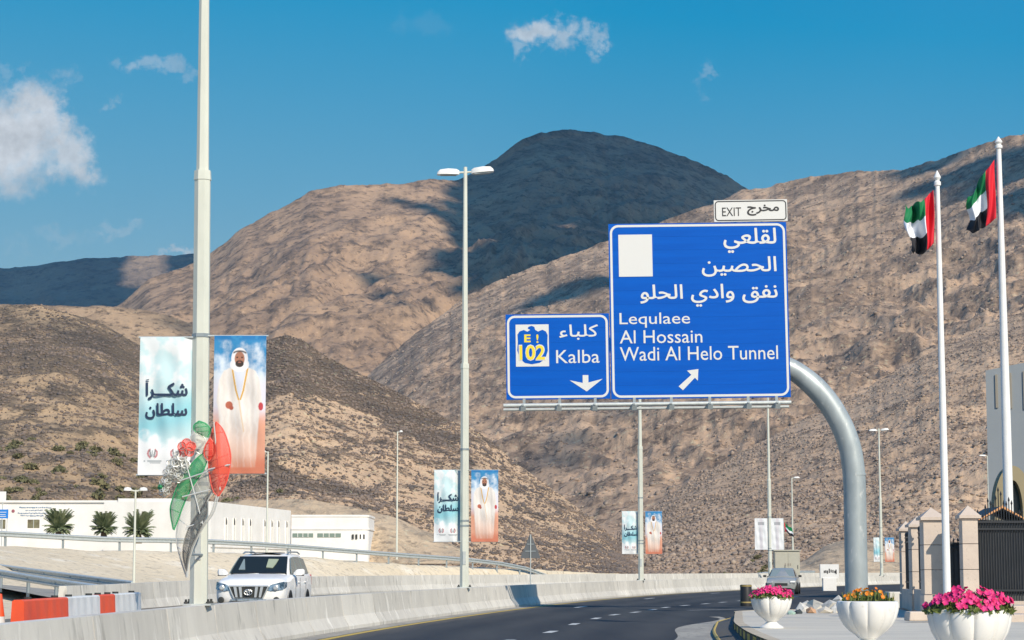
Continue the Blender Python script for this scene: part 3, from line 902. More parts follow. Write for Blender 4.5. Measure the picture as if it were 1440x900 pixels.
# ================================================================ BARRIERS, RAILS
def f_profile(h, w=.30, foot=.62):
    """half-symmetric safety barrier outline, (offset, height)"""
    return [(-foot / 2, 0), (-foot / 2, .08), (-w / 2 - .03, .32 * h / .8), (-w / 2 + .04, h), (w / 2 - .04, h), (w / 2 + .03, .32 * h / .8), (foot / 2, .08), (foot / 2, 0)]
def barrier(name, label, fx, y0, y1, h, seg, zf, group=None, step=None, caps=None):
    root = thing(name, label, 'barrier', (0, 0, 0))
    y = y0; i = 0
    rr = random.Random(3)
    while y < y1:
        L_ = seg * rr.uniform(.8, 1.2)
        a, b = y + .018, min(y + L_, y1) - .018
        if caps: 
            for (cy, cl) in caps:
                if a < cy < b: pass
        mb = MB(); secs = []
        n = 3
        hh = h
        for k in range(n + 1):
            D = a + (b - a) * k / n
            x = fx(D); t = Vector((fx(D + .1) - fx(D - .1), .2)).normalized(); nn = Vector((t.y, -t.x))
            z = zf(D)
            secs.append([(x + nn.x * o, D + nn.y * o, z + q) for (o, q) in f_profile(hh)])
        mb.loft(secs)
        mb.build('barrier_section', M_conc, root)
        y += L_; i += 1
    return root


def rail_beam(pts, h=.31, w=.08):
    """corrugated guard rail following pts"""
    prof = [(0, -h / 2), (-w, -h * .36), (-w, -h * .2), (0, -h * .08), (0, h * .08), (-w, h * .2), (-w, h * .36), (0, h / 2), (.012, h / 2), (.012, h * .08), (.012, -h * .08), (.012, -h / 2)]
    secs = []
    for i, p in enumerate(pts):
        a = Vector(pts[max(i - 1, 0)]); b = Vector(pts[min(i + 1, len(pts) - 1)])
        t = (b - a); t.z = 0; t.normalize(); nn = Vector((-t.y, t.x, 0))
        if nn.y > 0: nn = -nn
        secs.append([tuple(Vector(p) + nn * (-o) + Vector((0, 0, z))) for (o, z) in prof])
    return MB().loft(secs)
def guard_rail(label, pts, post_every, post_h, group, post_skip=0):
    root = thing('guard_rail', label, 'guard rail', (0, 0, 0), group=group)
    rail_beam(pts).build('rail', M_galv, root, smooth=True)
    P = MB()
    d = 0; last = None; first = None
    for i in range(len(pts) - 1):
        a, b = Vector(pts[i]), Vector(pts[i + 1]); L_ = (b - a).length
        while d < L_:
            p = a.lerp(b, d / L_)
            if first is None:
                mb = MB(); mb.box((0, .10, -post_h / 2 + .08), (.12, .09, post_h)); mb.box((0, .03, 0), (.1, .09, .2))
                first = mb.build('post', M_galv_d, root); first.location = p
            else:
                o = first.copy(); COL.objects.link(o); o.parent = root; o.location = p
            d += post_every
        d -= L_
    return root


# ================================================================ BANNERS
def banner_color(kind, u, v):
    """printed colours over the banner, u left to right, v bottom to top"""
    n1 = fbm(u * 3 + 3, v * 7, 5, .55); n2 = fbm(u * 7 + 9, v * 16, 4, .55)
    def lin(c): return np.array(srgb(*c)[:3])
    def mixa(a, b, f): return a + (b - a) * np.clip(f, 0, 1)[..., None]
    C = np.zeros(u.shape + (3,))
    if kind == 'text':
        C[:] = lin((205, 232, 236))
        C = mixa(C, lin((238, 243, 244)), smooth01((n1 + .15) / .4) * smooth01((v - .5) / .2))
        C = mixa(C, lin((132, 205, 220)), smooth01((.60 - v + .5 * u * .3) / .30) * smooth01((v - .16 - .1 * u) / .20) * .85)
        C = mixa(C, lin((247, 249, 250)), smooth01((.30 - v + .16 * n1 - .10 * (u - .5)) / .10))
        # two little emblems with a caption line each
        for cx in (.28, .72):
            dx = (u - cx) * .87; dy = (v - .155) * 2.3
            r = np.sqrt(dx**2 + dy**2)
            C = mixa(C, lin((200, 120, 125)), ((abs(r - .075) < .016) & (abs(dx) > .03)) * .9)
            C = mixa(C, lin((110, 115, 120)), ((abs(abs(dx) - .035 - dy * .2) < .014) & (abs(dy) < .06)) * .8)
            C = mixa(C, lin((150, 160, 165)), ((abs(abs(dx)) < .009) & (abs(dy) < .05)) * .8)
            C = mixa(C, lin((170, 178, 182)), ((abs(v - .100) < .006) & (abs(u - cx) < .17) & (n2 > -.2)) * .8)
            C = mixa(C, lin((180, 186, 190)), ((abs(v - .088) < .005) & (abs(u - cx) < .15) & (n2 > -.1)) * .7)
        return C
    if kind == 'plain':
        C[:] = lin((238, 240, 242))
        C = mixa(C, lin((215, 205, 215)), (abs(u - .5) < .12) * .6)
        C = mixa(C, lin((120, 125, 132)), ((abs(v - .83) < .05) & (abs(u - .5) < .25)) * .6)
        C = mixa(C, lin((190, 195, 200)), ((v < .75) & (v > .06) & (abs(u - .5) < .16) & (np.sin(v * 300) > 0)) * .5)
        return C
    # the robed man: sky above, dune colours below
    C[:] = lin((52, 142, 198))
    C = mixa(C, lin((235, 242, 248)), smooth01((n1 * 1.0 + (.93 - v) * 3.0 - .05) / .7) * .85)
    C = mixa(C, lin((34, 124, 188)), smooth01((v - .955) / .03) * smooth01((n1 + .1) / .1))
    C = mixa(C, lin((228, 226, 238)), smooth01((.74 - v) / .12))
    C = mixa(C, lin((230, 166, 138)), smooth01((.50 - v + .05 * n1) / .16))
    C = mixa(C, lin((214, 130, 102)), smooth01((.16 - v + .05 * n1) / .10))
    X = (u - .5) ; Y = v
    # robe outline: half width per height
    hw = np.interp(Y, [.03, .10, .30, .46, .52, .60, .68, .745, .775, .80], [.33, .35, .38, .41, .45, .43, .40, .32, .15, .10])
    inside = smooth01((hw - abs(X + .005)) / .03) * smooth01((Y - .035) / .02) * (Y < .80)
    robe = np.zeros(u.shape + (3,)); robe[:] = lin((240, 232, 224))
    robe = mixa(robe, lin((226, 205, 190)), smooth01((.45 - Y) / .35))
    robe = mixa(robe, lin((222, 160, 128)), smooth01((.14 - Y) / .10) * .8)
    fold = np.sin(X * 46 + n1 * 5 + Y * 4)
    robe = mixa(robe, lin((205, 196, 196)), smooth01((fold - .35) / .5) * .22)
    robe = mixa(robe, lin((252, 250, 250)), smooth01((-fold - .4) / .5) * .3)
    C = mixa(C, robe, inside * (.55 + .45 * smooth01((Y - .05) / .35)))
    inner = (abs(X) < np.interp(Y, [.55, .77], [.015, .12])) & (Y > .53) & (Y < .79)
    C = mixa(C, lin((215, 222, 240)), inner * .85)
    edge = abs(abs(X) - np.interp(Y, [.53, .60, .77], [.012, .07, .15]))
    C = mixa(C, lin((222, 170, 70)), smooth01((.020 - edge) / .01) * ((Y > .53) & (Y < .765)))
    C = mixa(C, lin((224, 180, 110)), smooth01((.016 - abs(X - (.55 - Y) * .45 + .02)) / .01) * ((Y > .30) & (Y < .53)) * .55)
    def ell(cx, cy, rx, ry): return 1 - np.sqrt(((u - cx) / rx)**2 + ((Y - cy) / ry)**2)
    C = mixa(C, lin((246, 244, 246)), smooth01(ell(.49, .835, .165, .080) / .06))
    C = mixa(C, lin((244, 242, 244)), smooth01(ell(.49, .79, .19, .055) / .06) * (Y < .84))
    C = mixa(C, lin((176, 122, 98)), smooth01(ell(.49, .832, .10, .056) / .10))
    C = mixa(C, lin((52, 38, 34)), smooth01(ell(.49, .796, .085, .028) / .15))
    C = mixa(C, lin((160, 100, 86)), smooth01(ell(.49, .806, .035, .006) / .2))
    for ex in (-.045, .045): C = mixa(C, lin((60, 40, 36)), smooth01(ell(.49 + ex, .842, .024, .006) / .3))
    C = mixa(C, lin((150, 98, 78)), smooth01(ell(.49, .826, .014, .014) / .3) * .7)
    C = mixa(C, lin((40, 36, 40)), smooth01(1 - abs(Y - (.888 - .9 * (u - .49)**2)) / .011) * (abs(u - .49) < .125))
    C = mixa(C, lin((184, 100, 76)), smooth01(ell(.30, .495, .075, .030) / .15))
    C = mixa(C, lin((178, 92, 72)), smooth01(ell(.345, .475, .045, .018) / .15))
    C = mixa(C, lin((196, 66, 74)), smooth01(ell(.91, .485, .05, .032) / .15))
    return C


M_print = mat('printed banner cloth', (.8, .8, .8), .75, attr='print')
M_print.node_tree.links.new(M_print.node_tree.nodes['Color Attribute'].outputs[0], M_print.node_tree.nodes['Principled BSDF'].inputs['Base Color'])
_bm = {}
def banner_mesh(kind, w, h, bend):
    key = (kind, w, h, bend)
    if key in _bm: return _bm[key]
    nu, nv = 97, 241
    u, v = np.meshgrid(np.linspace(0, 1, nu), np.linspace(0, 1, nv))
    X = (u - .5) * w; Z = (v - .5) * h
    env = np.sin(v * pi) ** .7
    Y = -bend * .10 * np.sin(u * pi) * env + .012 * np.sin(u * 17 + v * 5) * env + .010 * np.sin(v * 23 + u * 3) * np.sin(u * pi) + bend * .5 * smooth01((u - .72) / .28) ** 1.4 * w
    C = banner_color(kind, u, v) * .86
    me = np_mesh('cloth', np.stack([X, Y, Z], -1).reshape(-1, 3), grid_faces(nv, nu), M_print, True)
    ca = me.color_attributes.new('print', 'FLOAT_COLOR', 'POINT')
    ca.data.foreach_set('color', np.concatenate([C, np.ones(C.shape[:2] + (1,))], -1).astype(np.float32).ravel())
    _bm[key] = me
    return me
def banner(kind, label, x0, x1, z0, z1, y, side, group, bend=.0, words=True):
    """cloth banner between two rods; side = +1 when the pole is to its right"""
    w, h = round(x1 - x0, 2), round(z1 - z0, 2)
    nm = {'text': 'slogan_banner', 'man': 'portrait_banner', 'plain': 'notice_banner'}[kind]
    t = thing(nm, label, 'banner', ((x0 + x1) / 2, y, (z0 + z1) / 2), group=group)
    c = link('cloth', banner_mesh(kind, w, h, bend), t)
    r = MB()
    e = .22
    for s in (1, -1):
        xa, xb = -w / 2 - .03, w / 2 + .03
        if side > 0: xb += e
        else: xa -= e
        r.tube([(xa, .03, s * h / 2), (xb, .03, s * h / 2)], .016, 8)
    r.build('rod', M_galv, t)
    if kind == 'text' and words:
        navy = mat('navy print', srgb(28, 48, 78), .7)
        k = MB()
        for (word, a, b, c0, c1) in (('شكـــرا', -.36, .42, .545, .665), ('سلطان', -.36, .42, .405, .515)):
            vs, fs = text_mesh(shape_arabic(word), a * w, (c0 - .5) * h, b * w, (c1 - .5) * h, bold=.0, fat=.030)
            vs = [(p[0], p[1] - .02 - bend * .10 * max(0, sin(pi * (p[0] / w + .5))) - .006 + bend * .5 * w * float(smooth01((p[0] / w + .5 - .72) / .28)) ** 1.4, p[2]) for p in vs]
            k.add(vs, fs)
        for q in (.675, .688):
            k.box((-.34 * w, -.03 - bend * .04, (q - .5) * h), (.055, .004, .012), ry=-.25)
        k.build('lettering', navy, t, recalc=False)
    return t


# ================================================================ LAMP POSTS
def octa(mb, pts, rads, mi=0): mb.tube(pts, rads, 8, mi)
def luminaire(mb, x0, x1, z, y=0, tilt=.06, w=.30, d=.13):
    """flat street light head from x0 (arm side) to x1"""
    s = 1 if x1 > x0 else -1
    L_ = abs(x1 - x0)
    secs = []
    for (t, hw, hh) in ((0, .30, .7), (.12, .8, .9), (.5, 1.0, 1.0), (.85, .95, .85), (.97, .75, .45), (1.0, .6, .2)):
        x = x0 + s * L_ * t; zz = z + tilt * L_ * t
        a = w / 2 * hw; b = d * hh
        secs.append([(x, y - a, zz), (x, y - a * .98, zz + b * .35), (x, y - a * .7, zz + b), (x, y + a * .7, zz + b), (x, y + a * .98, zz + b * .35), (x, y + a, zz)])
    mb.loft(secs)
def main_lamp_post(label, x, y, group):
    t = thing('lamp_post', label, 'lamp post', (x, y, .78), group=group)
    b = MB(); b.box((0, 0, .012), (.46, .46, .03))
    b.build('base_plate', M_galv, t)
    for i, (a, c) in enumerate(((-1, -1), (1, -1), (-1, 1), (1, 1))):
        q = MB(); q.tube([(a * .18, c * .18, .0), (a * .18, c * .18, .10)], .022, 6); q.box((a * .18, c * .18, .045), (.06, .06, .03), .4)
        q.build('anchor_bolt', M_dark, t)
    p = MB(); octa(p, [(0, 0, .02), (0, 0, .30), (0, 0, 7.1)], [.155, .152, .138]); p.build('lower_shaft', M_pole, t)
    p = MB(); octa(p, [(0, 0, 7.06), (0, 0, 7.22)], [.150, .142]); octa(p, [(0, 0, 7.2), (0, 0, 13.7)], [.108, .062]); p.build('upper_shaft', M_pole, t)
    d = MB(); d.box((0, -.148, .95), (.10, .02, .42)); d.build('access_door', M_galv, t)
    for z in (4.44, 2.14, 1.98):
        c = MB(); octa(c, [(0, 0, z - .03), (0, 0, z + .03)], [.158, .158]); c.build('clamp_band', M_galv_d, t)
    a = MB(); a.tube([(-.22, 0, 13.52), (.22, 0, 13.54)], .035, 8); a.build('arm', M_pole, t)
    for s in (-1, 1):
        l = MB(); luminaire(l, s * .20, s * .93, 13.45 + (.03 if s > 0 else 0), tilt=.10 if s > 0 else -.01, w=.34, d=.19)
        h = l.build('lamp_head', M_white, t, smooth=True)
        g = MB(); g.box((s * .56, 0, 13.44 + (.05 if s > 0 else 0)), (.52, .24, .03), ry=-.10 * s * (s > 0)); g.build('lamp_glass', M_galv_d, h)
    return t
def small_lamp(label, px, ytop, ybase, D, heads, group, r=.075):
    top, base = W(px, ytop, D), W(px, ybase, D)
    H = top.z - base.z
    t = thing('street_lamp', label, 'street lamp', (base.x, D, base.z), group=group)
    p = MB(); p.tube([(0, 0, -1.0), (0, 0, H)], [r * 1.25, r * .7], 10); p.build('pole', M_pole, t)
    for hd in heads:
        w_ = abs(hd)
        s = 1 if hd > 0 else -1
        a = MB(); a.tube([(0, 0, H - .06), (s * .25, 0, H)], .04, 6); a.build('arm', M_pole, t)
        l = MB(); luminaire(l, s * .2, s * w_, H - .04, w=.32, d=.16, tilt=.03); l.build('lamp_head', M_white, t)
    return t


# ================================================================ THE ORNAMENT ON THE FIRST LAMP POST
def build_ornament():
    D = 34.5
    c = W(281, 700, D)
    t = thing('wire_ornament', 'green red and silver mesh leaf ornament fixed to the big lamp post between the banners', 'ornament', (c.x, D, c.z))
    def P(px, py, dy=0.0):
        q = W(px, py, D + dy) - c + Vector((0, D, 0)); return Vector((q.x, q.y - D + (0), q.z)) if True else q
    def P(px, py, dy=0.0):
        q = W(px, py, D); return Vector((q.x - c.x, dy, q.z - c.z))
    def netmat(name, col):
        m = bpy.data.materials.new(name); m.use_nodes = True
        nt = m.node_tree; N, L = nt.nodes, nt.links; Pn = N['Principled BSDF']
        Pn.inputs['Base Color'].default_value = col; Pn.inputs['Roughness'].default_value = .7
        tc = N.new('ShaderNodeTexCoord'); mp = N.new('ShaderNodeMapping'); mp.inputs['Rotation'].default_value = (0, .78, 0)
        mp.inputs['Scale'].default_value = (62, 62, 62); L.new(tc.outputs['Object'], mp.inputs[0])
        sx = N.new('ShaderNodeSeparateXYZ'); L.new(mp.outputs[0], sx.inputs[0])
        out = None
        for ax in (0, 2):
            fr = N.new('ShaderNodeMath'); fr.operation = 'FRACT'; L.new(sx.outputs[ax], fr.inputs[0])
            gt = N.new('ShaderNodeMath'); gt.operation = 'LESS_THAN'; gt.inputs[1].default_value = _net[name]; L.new(fr.outputs[0], gt.inputs[0])
            if out is None: out = gt.outputs[0]
            else:
                mx = N.new('ShaderNodeMath'); mx.operation = 'MAXIMUM'; L.new(out, mx.inputs[0]); L.new(gt.outputs[0], mx.inputs[1]); out = mx.outputs[0]
        L.new(out, Pn.inputs['Alpha'])
        return m
    _net = {'green netting': .46, 'red netting': .46, 'silver netting': .20, 'black netting': .36, 'open green netting': .22, 'silver foil': .30}
    G = netmat('green netting', srgb(52, 150, 92)); Rn = netmat('red netting', srgb(226, 70, 52)); Sn = netmat('silver netting', srgb(190, 188, 176))
    Bn = netmat('black netting', srgb(70, 70, 70)); Gn = netmat('open green netting', srgb(90, 170, 120)); Sf = netmat('silver foil', srgb(205, 203, 192))
    frame_s = mat('silver wire', (.70, .70, .66), .35, .4); frame_g = mat('green wire', srgb(60, 160, 105), .5); frame_r = mat('red wire', srgb(228, 95, 80), .5)
    frame_b = mat('grey wire', (.16, .16, .16), .5)
    def leaf(name, left, right, m, fm, bulge=.10, y=0.0, cross=3):
        """strip between two edge curves given in photo pixels, bulging toward the road"""
        n = 18; k = 7
        def samp(pts):
            a = np.array(pts, float); tt = np.linspace(0, 1, len(a))
            return [curve(list(zip(tt, a[:, 0]))), curve(list(zip(tt, a[:, 1])))]
        l, r = samp(left), samp(right)
        rows = []
        for i in range(n + 1):
            q = i / n; rows.append([P(l[0](q) * (1 - j / k) + r[0](q) * j / k, l[1](q) * (1 - j / k) + r[1](q) * j / k, y - bulge * sin(pi * j / k) * sin(pi * min(max(q, .04), .96))) for j in range(k + 1)])
        V = np.array([[p[:] for p in row] for row in rows]).reshape(-1, 3)
        o = link(name, np_mesh(name, V, grid_faces(n + 1, k + 1), m, True), t)
        w = MB()
        w.tube([row[0] for row in rows], .012, 6); w.tube([row[-1] for row in rows], .012, 6)
        for i in range(cross):
            ii = int((i + 1) * n / (cross + 1)); w.tube(rows[ii], .006, 5)
        w.build('wire_frame', fm, o)
        return o
    y0 = -.32
    leaf('red_leaf', [(308, 595), (302, 610), (298, 640), (298, 665), (303, 690), (310, 699)], [(308, 595), (318, 607), (326, 630), (328, 650), (322, 680), (311, 699)], Rn, frame_r, .14, y0)
    leaf('small_red_leaf', [(300, 618), (293, 630), (292, 642), (298, 650)], [(300, 618), (306, 628), (306, 640), (298, 650)], Rn, frame_r, .06, y0 - .05)
    leaf('green_leaf', [(292, 637), (277, 650), (258, 676), (246, 706), (244, 722), (248, 745)], [(295, 650), (289, 664), (272, 690), (262, 712), (256, 728), (249, 746)], G, frame_g, .12, y0)
    leaf('green_cap', [(284, 594), (277, 600), (278, 608), (290, 617)], [(284, 594), (294, 598), (300, 606), (296, 617)], G, frame_g, .08, y0)
    leaf('silver_leaf', [(300, 655), (282, 676), (262, 710), (252, 750), (256, 780), (266, 812)], [(304, 690), (296, 704), (281, 730), (272, 760), (266, 790), (267, 812)], Sn, frame_s, .12, y0 + .03)
    leaf('black_leaf', [(303, 690), (290, 712), (272, 740), (264, 762), (262, 780), (266, 800)], [(292, 700), (296, 720), (284, 748), (274, 768), (269, 788), (267, 803)], Bn, frame_b, .08, y0 - .04)
    leaf('outer_wire_leaf', [(311, 699), (304, 722), (290, 742), (278, 765), (270, 790), (268, 812)], [(309, 696), (301, 722), (287, 742), (275, 765), (268, 790), (267, 812)], Sn, frame_s, .0, y0)
    leaf('silver_cap', [(278, 608), (272, 618), (276, 632), (284, 640)], [(284, 610), (292, 618), (293, 630), (288, 640)], Sf, frame_s, .08, y0)
    # rosettes: a red one and a trail of silver ones
    def rosette(name, cx, cy, r, m, fm, y):
        o = None; mb = MB(); q = P(cx, cy, y)
        s = r / (3000 / D)
        for k in range(5):
            a = k * 2 * pi / 5 + cx
            cc = q + Vector((cos(a), 0, sin(a))) * s * .55
            ring = []
            for j in range(10):
                b = j * 2 * pi / 10; ring.append(cc + Vector((cos(b) * s * .55, -.05 + .05 * cos(b - a), sin(b) * s * .55)))
            mb.add([cc + Vector((0, .03, 0))] + ring, [(0, 1 + j, 1 + (j + 1) % 10) for j in range(10)])
        o = mb.build(name, m, t, smooth='all', recalc=False)
        w = MB()
        for k in range(5):
            a = k * 2 * pi / 5 + cx; cc = q + Vector((cos(a), 0, sin(a))) * s * .55
            w.tube([cc + Vector((cos(j * pi / 5) * s * .55, -.05 + .05 * cos(j * pi / 5 - a), sin(j * pi / 5) * s * .55)) for j in range(11)], .007, 5)
        w.build('wire_frame', fm, o)
    rosette('red_rosette', 268, 632, 12, Rn, frame_r, y0 - .08)
    for (cx, cy, r) in ((257, 648, 11), (250, 658, 11), (262, 658, 10), (243, 667, 9), (254, 672, 8), (238, 680, 8), (236, 692, 7)):
        rosette('silver_rosette', cx, cy, r, Sf, frame_s, y0 - .03)
    rosette('green_rosette', 232, 686, 5, G, frame_g, y0)
    w = MB()
    for a, b in (((266, 648), (290, 738)), ((258, 678), (325, 655)), ((262, 700), (300, 690)), ((306, 596), (314, 690)), ((298, 662), (328, 655)), ((268, 742), (290, 735))):
        w.tube([P(*a, y0 - .12), P(*b, y0 - .06)], .011, 6)
    w.build('stay_rod', frame_s, t)
    w = MB()
    for zpx in (620, 700, 780): w.tube([P(281 if zpx < 750 else 268, zpx, y0), (0, .36, P(281, zpx).z)], .02, 6)
    w.build('bracket', M_galv_d, t)

# ================================================================ OVERHEAD SIGN
def rounded(x0, z0, x1, z1, r, n=6):
    pts = []
    for (cx, cz, a0) in ((x1 - r, z0 + r, -pi / 2), (x1 - r, z1 - r, 0), (x0 + r, z1 - r, pi / 2), (x0 + r, z0 + r, pi)):
        for k in range(n + 1):
            a = a0 + k / n * pi / 2; pts.append((cx + r * cos(a), cz + r * sin(a)))
    return pts
def build_sign():
    D = 70.0
    base = W(1205, 860, D); bx = base.x; bz = island_z(60) - .02
    t = thing('overhead_road_sign', 'curved grey steel mast on the island carrying blue road signs over the lanes', 'road sign', (bx, D, bz))
    def L(px, py, dy=0.0):
        q = W(px, py, D); return Vector((q.x - bx, dy, q.z - bz))
    zb = L(1205, 680).z
    pts = [L(1205, 680)]; pts = [Vector((0, .5, 0)), Vector((0, .5, zb * .5))]
    cl = [(1205.5, 680), (1203.5, 655), (1198, 625), (1185, 592), (1165, 560), (1140, 534), (1110, 514), (1060, 497), (1000, 488), (900, 483), (770, 481)]
    fx = curve(list(zip(range(len(cl)), [c[0] for c in cl]))); fy = curve(list(zip(range(len(cl)), [c[1] for c in cl])))
    off = L(1205.5, 680).x
    for k in range(0, 61):
        q = k / 60 * (len(cl) - 1); p = L(fx(q), fy(q), .55); pts.append(p)
    pts[0].x = pts[1].x = off; pts[0].y = pts[1].y = .55
    rad = [.375] * len(pts)
    for i in range(30, len(pts)): rad[i] = .375 - .16 * (i - 30) / (len(pts) - 30)
    m = MB(); m.tube(pts, rad, 32); m.build('mast', M_mast, t, smooth=True)
    f = MB(); f.lathe([(.62, 0), (.62, .06), (.42, .06), (.39, .5)], 24, (off, .55, 0)); f.build('mast_foot', M_galv_d, t, smooth=True)
    sm = MB(); sm.tube([L(1205.5, 668, .55), L(1205.3, 665, .55)], .379, 32); sm.build('weld_band', M_mast, t, smooth=True)
    # lower walkway beam with its lamp brackets
    b = MB(); b.tube([L(708, 572, -.45), L(1110, 567.5, -.45)], .07, 10); b.tube([L(708, 576, .1), L(1110, 571.5, .1)], .05, 8)
    b.build('beam', M_galv, t, smooth=True)
    for px in (735, 785, 835, 890, 942, 996, 1050, 1090):
        yb = 572 - (px - 708) * .011
        k = MB()
        k.box(L(px, yb, -.25), (.07, .75, .05), 0); k.box(L(px + 2, yb - 5, .0), (.09, .05, .28)); k.box(L(px - .5, yb + 4, -.5), (.17, .22, .16), .3, rx=.3)
        k.build('bracket', M_galv_d, t)
    def panel(nm, x0, y0, x1, y1, lab, tilt, border, plank, bordm=M_signw, backm=M_blue, inset=.045, cr=.28, bw=.075, hp=18.5):
        c = (L(x0, y1) + L(x1, y0)) / 2; w = L(x1, y0).x - L(x0, y0).x; h = L(x0, y0).z - L(x0, y1).z
        back = MB(); back.box((0, .04, 0), (w, .05, h))
        o = back.build(nm, M_galv_d, t); o.location = (c.x, 0, c.z); o.rotation_euler = (0, -tilt, 0)
        n = plank; hh = h / n
        first = None
        for i in range(n):
            if first is None:
                q = MB(); q.box((0, 0, 0), (w, .03, hh - .003)); first = q.build('plank', backm, o); first.location = (0, 0, -h / 2 + hh / 2)
            else:
                q = first.copy(); COL.objects.link(q); q.parent = o; q.location = (0, 0.0015 * (i % 2), -h / 2 + hh * (i + .5))
        # border ring
        out = rounded(-w / 2 + inset, -h / 2 + inset, w / 2 - inset, h / 2 - inset, cr); inn = rounded(-w / 2 + inset + bw, -h / 2 + inset + bw, w / 2 - inset - bw, h / 2 - inset - bw, cr - bw)
        k = len(out); r = MB(); r.add([(p[0], -.021, p[1]) for p in out] + [(p[0], -.021, p[1]) for p in inn], [(i, (i + 1) % k, (i + 1) % k + k, i + k) for i in range(k)])
        r.build('border', border, o, recalc=False)
        def loc(px, py):
            q = L(px, py) - c; return (q.x, q.z)
        return o, loc
    tilt = .012
    def txt(o, loc, body, x0, y0, x1, y1, m=M_signw, bold=.002, y=-.022, ar=False, fat=0):
        a = loc(x0, y1); b = loc(x1, y0)
        vs, fs = text_mesh(shape_arabic(body) if ar else body, a[0], a[1], b[0], b[1], bold=bold, fat=fat)
        k = MB(); k.add([(p[0], y + p[1], p[2]) for p in vs], fs)
        return k.build('lettering', m, o, recalc=False)
    def shape(o, name, pts, m, y=-.022):
        k = MB(); k.add([(p[0], y, p[1]) for p in pts], [tuple(range(len(pts)))]); return k.build(name, m, o, recalc=False)
    big, lb = panel('large_panel', 857.5, 313.5, 1107.5, 560, '', tilt, M_signw, 13)
    big['label'] = 'large blue panel with three Arabic and three English place names'
    txt(big, lb, 'لقلعي', 1019, 322, 1092, 356, ar=True, bold=0, fat=.014)
    txt(big, lb, 'الحصين', 988, 362, 1092, 389, ar=True, bold=0, fat=.014)
    txt(big, lb, 'نفق وادي الحلو', 901, 400, 1093, 431, ar=True, bold=0, fat=.014)
    txt(big, lb, 'Lequlaee', 871, 439, 970, 460); txt(big, lb, 'Al Hossain', 871, 463.5, 987, 482); txt(big, lb, 'Wadi Al Helo Tunnel', 871, 487, 1093, 506.5)
    a, b = lb(871, 388), lb(918, 329); shape(big, 'blank_plate', [a, (b[0], a[1]), b, (a[0], b[1])], M_signw)
    arrow = [(953, 543), (971, 527), (965, 521), (981, 519), (980, 535.5), (976, 531), (959, 548.5)]
    shape(big, 'arrow', [lb(*p) for p in arrow], M_signw)
    sm_, ls = panel('small_panel', 711.5, 441.5, 857, 561.5, '', tilt, M_signw, 6, cr=.26)
    sm_['label'] = 'smaller blue panel with the route shield and a down arrow'
    txt(sm_, ls, 'كلباء', 787, 457, 841, 478, ar=True, bold=0, fat=.014); txt(sm_, ls, 'Kalba', 782, 492.5, 843, 511)
    arrow = [(819, 528), (827, 528), (827, 538.5), (847, 533.5), (824.5, 551), (800.5, 535), (819, 539)]
    shape(sm_, 'arrow', [ls(*p) for p in arrow], M_signw)
    a, b = ls(725.5, 515), ls(772, 456); shape(sm_, 'route_plate', [a, (b[0], a[1]), b, (a[0], b[1])], M_signw)
    bird = [(748, 512), (738, 510), (731, 504), (727.5, 492), (728.5, 480), (728, 470), (731, 465.5), (737, 463.5), (742, 466), (746, 463.5), (743, 462), (742.5, 461), (744, 459), (748, 457.8), (752, 459.5), (753, 463.5), (757, 466),
            (763, 463.5), (768, 466), (770.5, 471), (770, 482), (770.5, 493), (767, 504), (759, 510)]
    shape(sm_, 'falcon_shield', [ls(*p) for p in bird], M_blue, -.025)
    M_wh = M_signw
    txt(sm_, ls, 'E', 737.5, 470, 746.5, 481, M_yellow, .03, -.030); txt(sm_, ls, '!', 754.5, 470, 757.5, 482, M_yellow, .01, -.030)
    txt(sm_, ls, '102', 729.5, 484, 767.5, 507, M_wh, .04, -.028); txt(sm_, ls, '102', 730.8, 485.3, 766.2, 505.7, M_yellow, .02, -.034)
    ex, le = panel('exit_panel', 1004, 281, 1107, 311.5, '', tilt + .004, M_black, 1, backm=M_signw, inset=.03, cr=.12, bw=.035)
    ex['label'] = 'small white exit panel on top'
    txt(ex, le, 'EXIT', 1015.5, 291.5, 1042, 303.5, M_black, .0); txt(ex, le, 'مخرج', 1051, 288.5, 1095, 303, M_black, 0, ar=True, fat=.03)
    # panel supports hidden behind
    s = MB()
    for px in (740, 830, 890, 980, 1075): s.box(L(px, 500 if px < 857 else 440, .14), (.12, .12, 2.6 if px < 857 else 5.4))
    s.tube([L(1035, 330, .3), L(1035, 290, .3)], .06, 6)
    s.build('support_rail', M_galv_d, t)


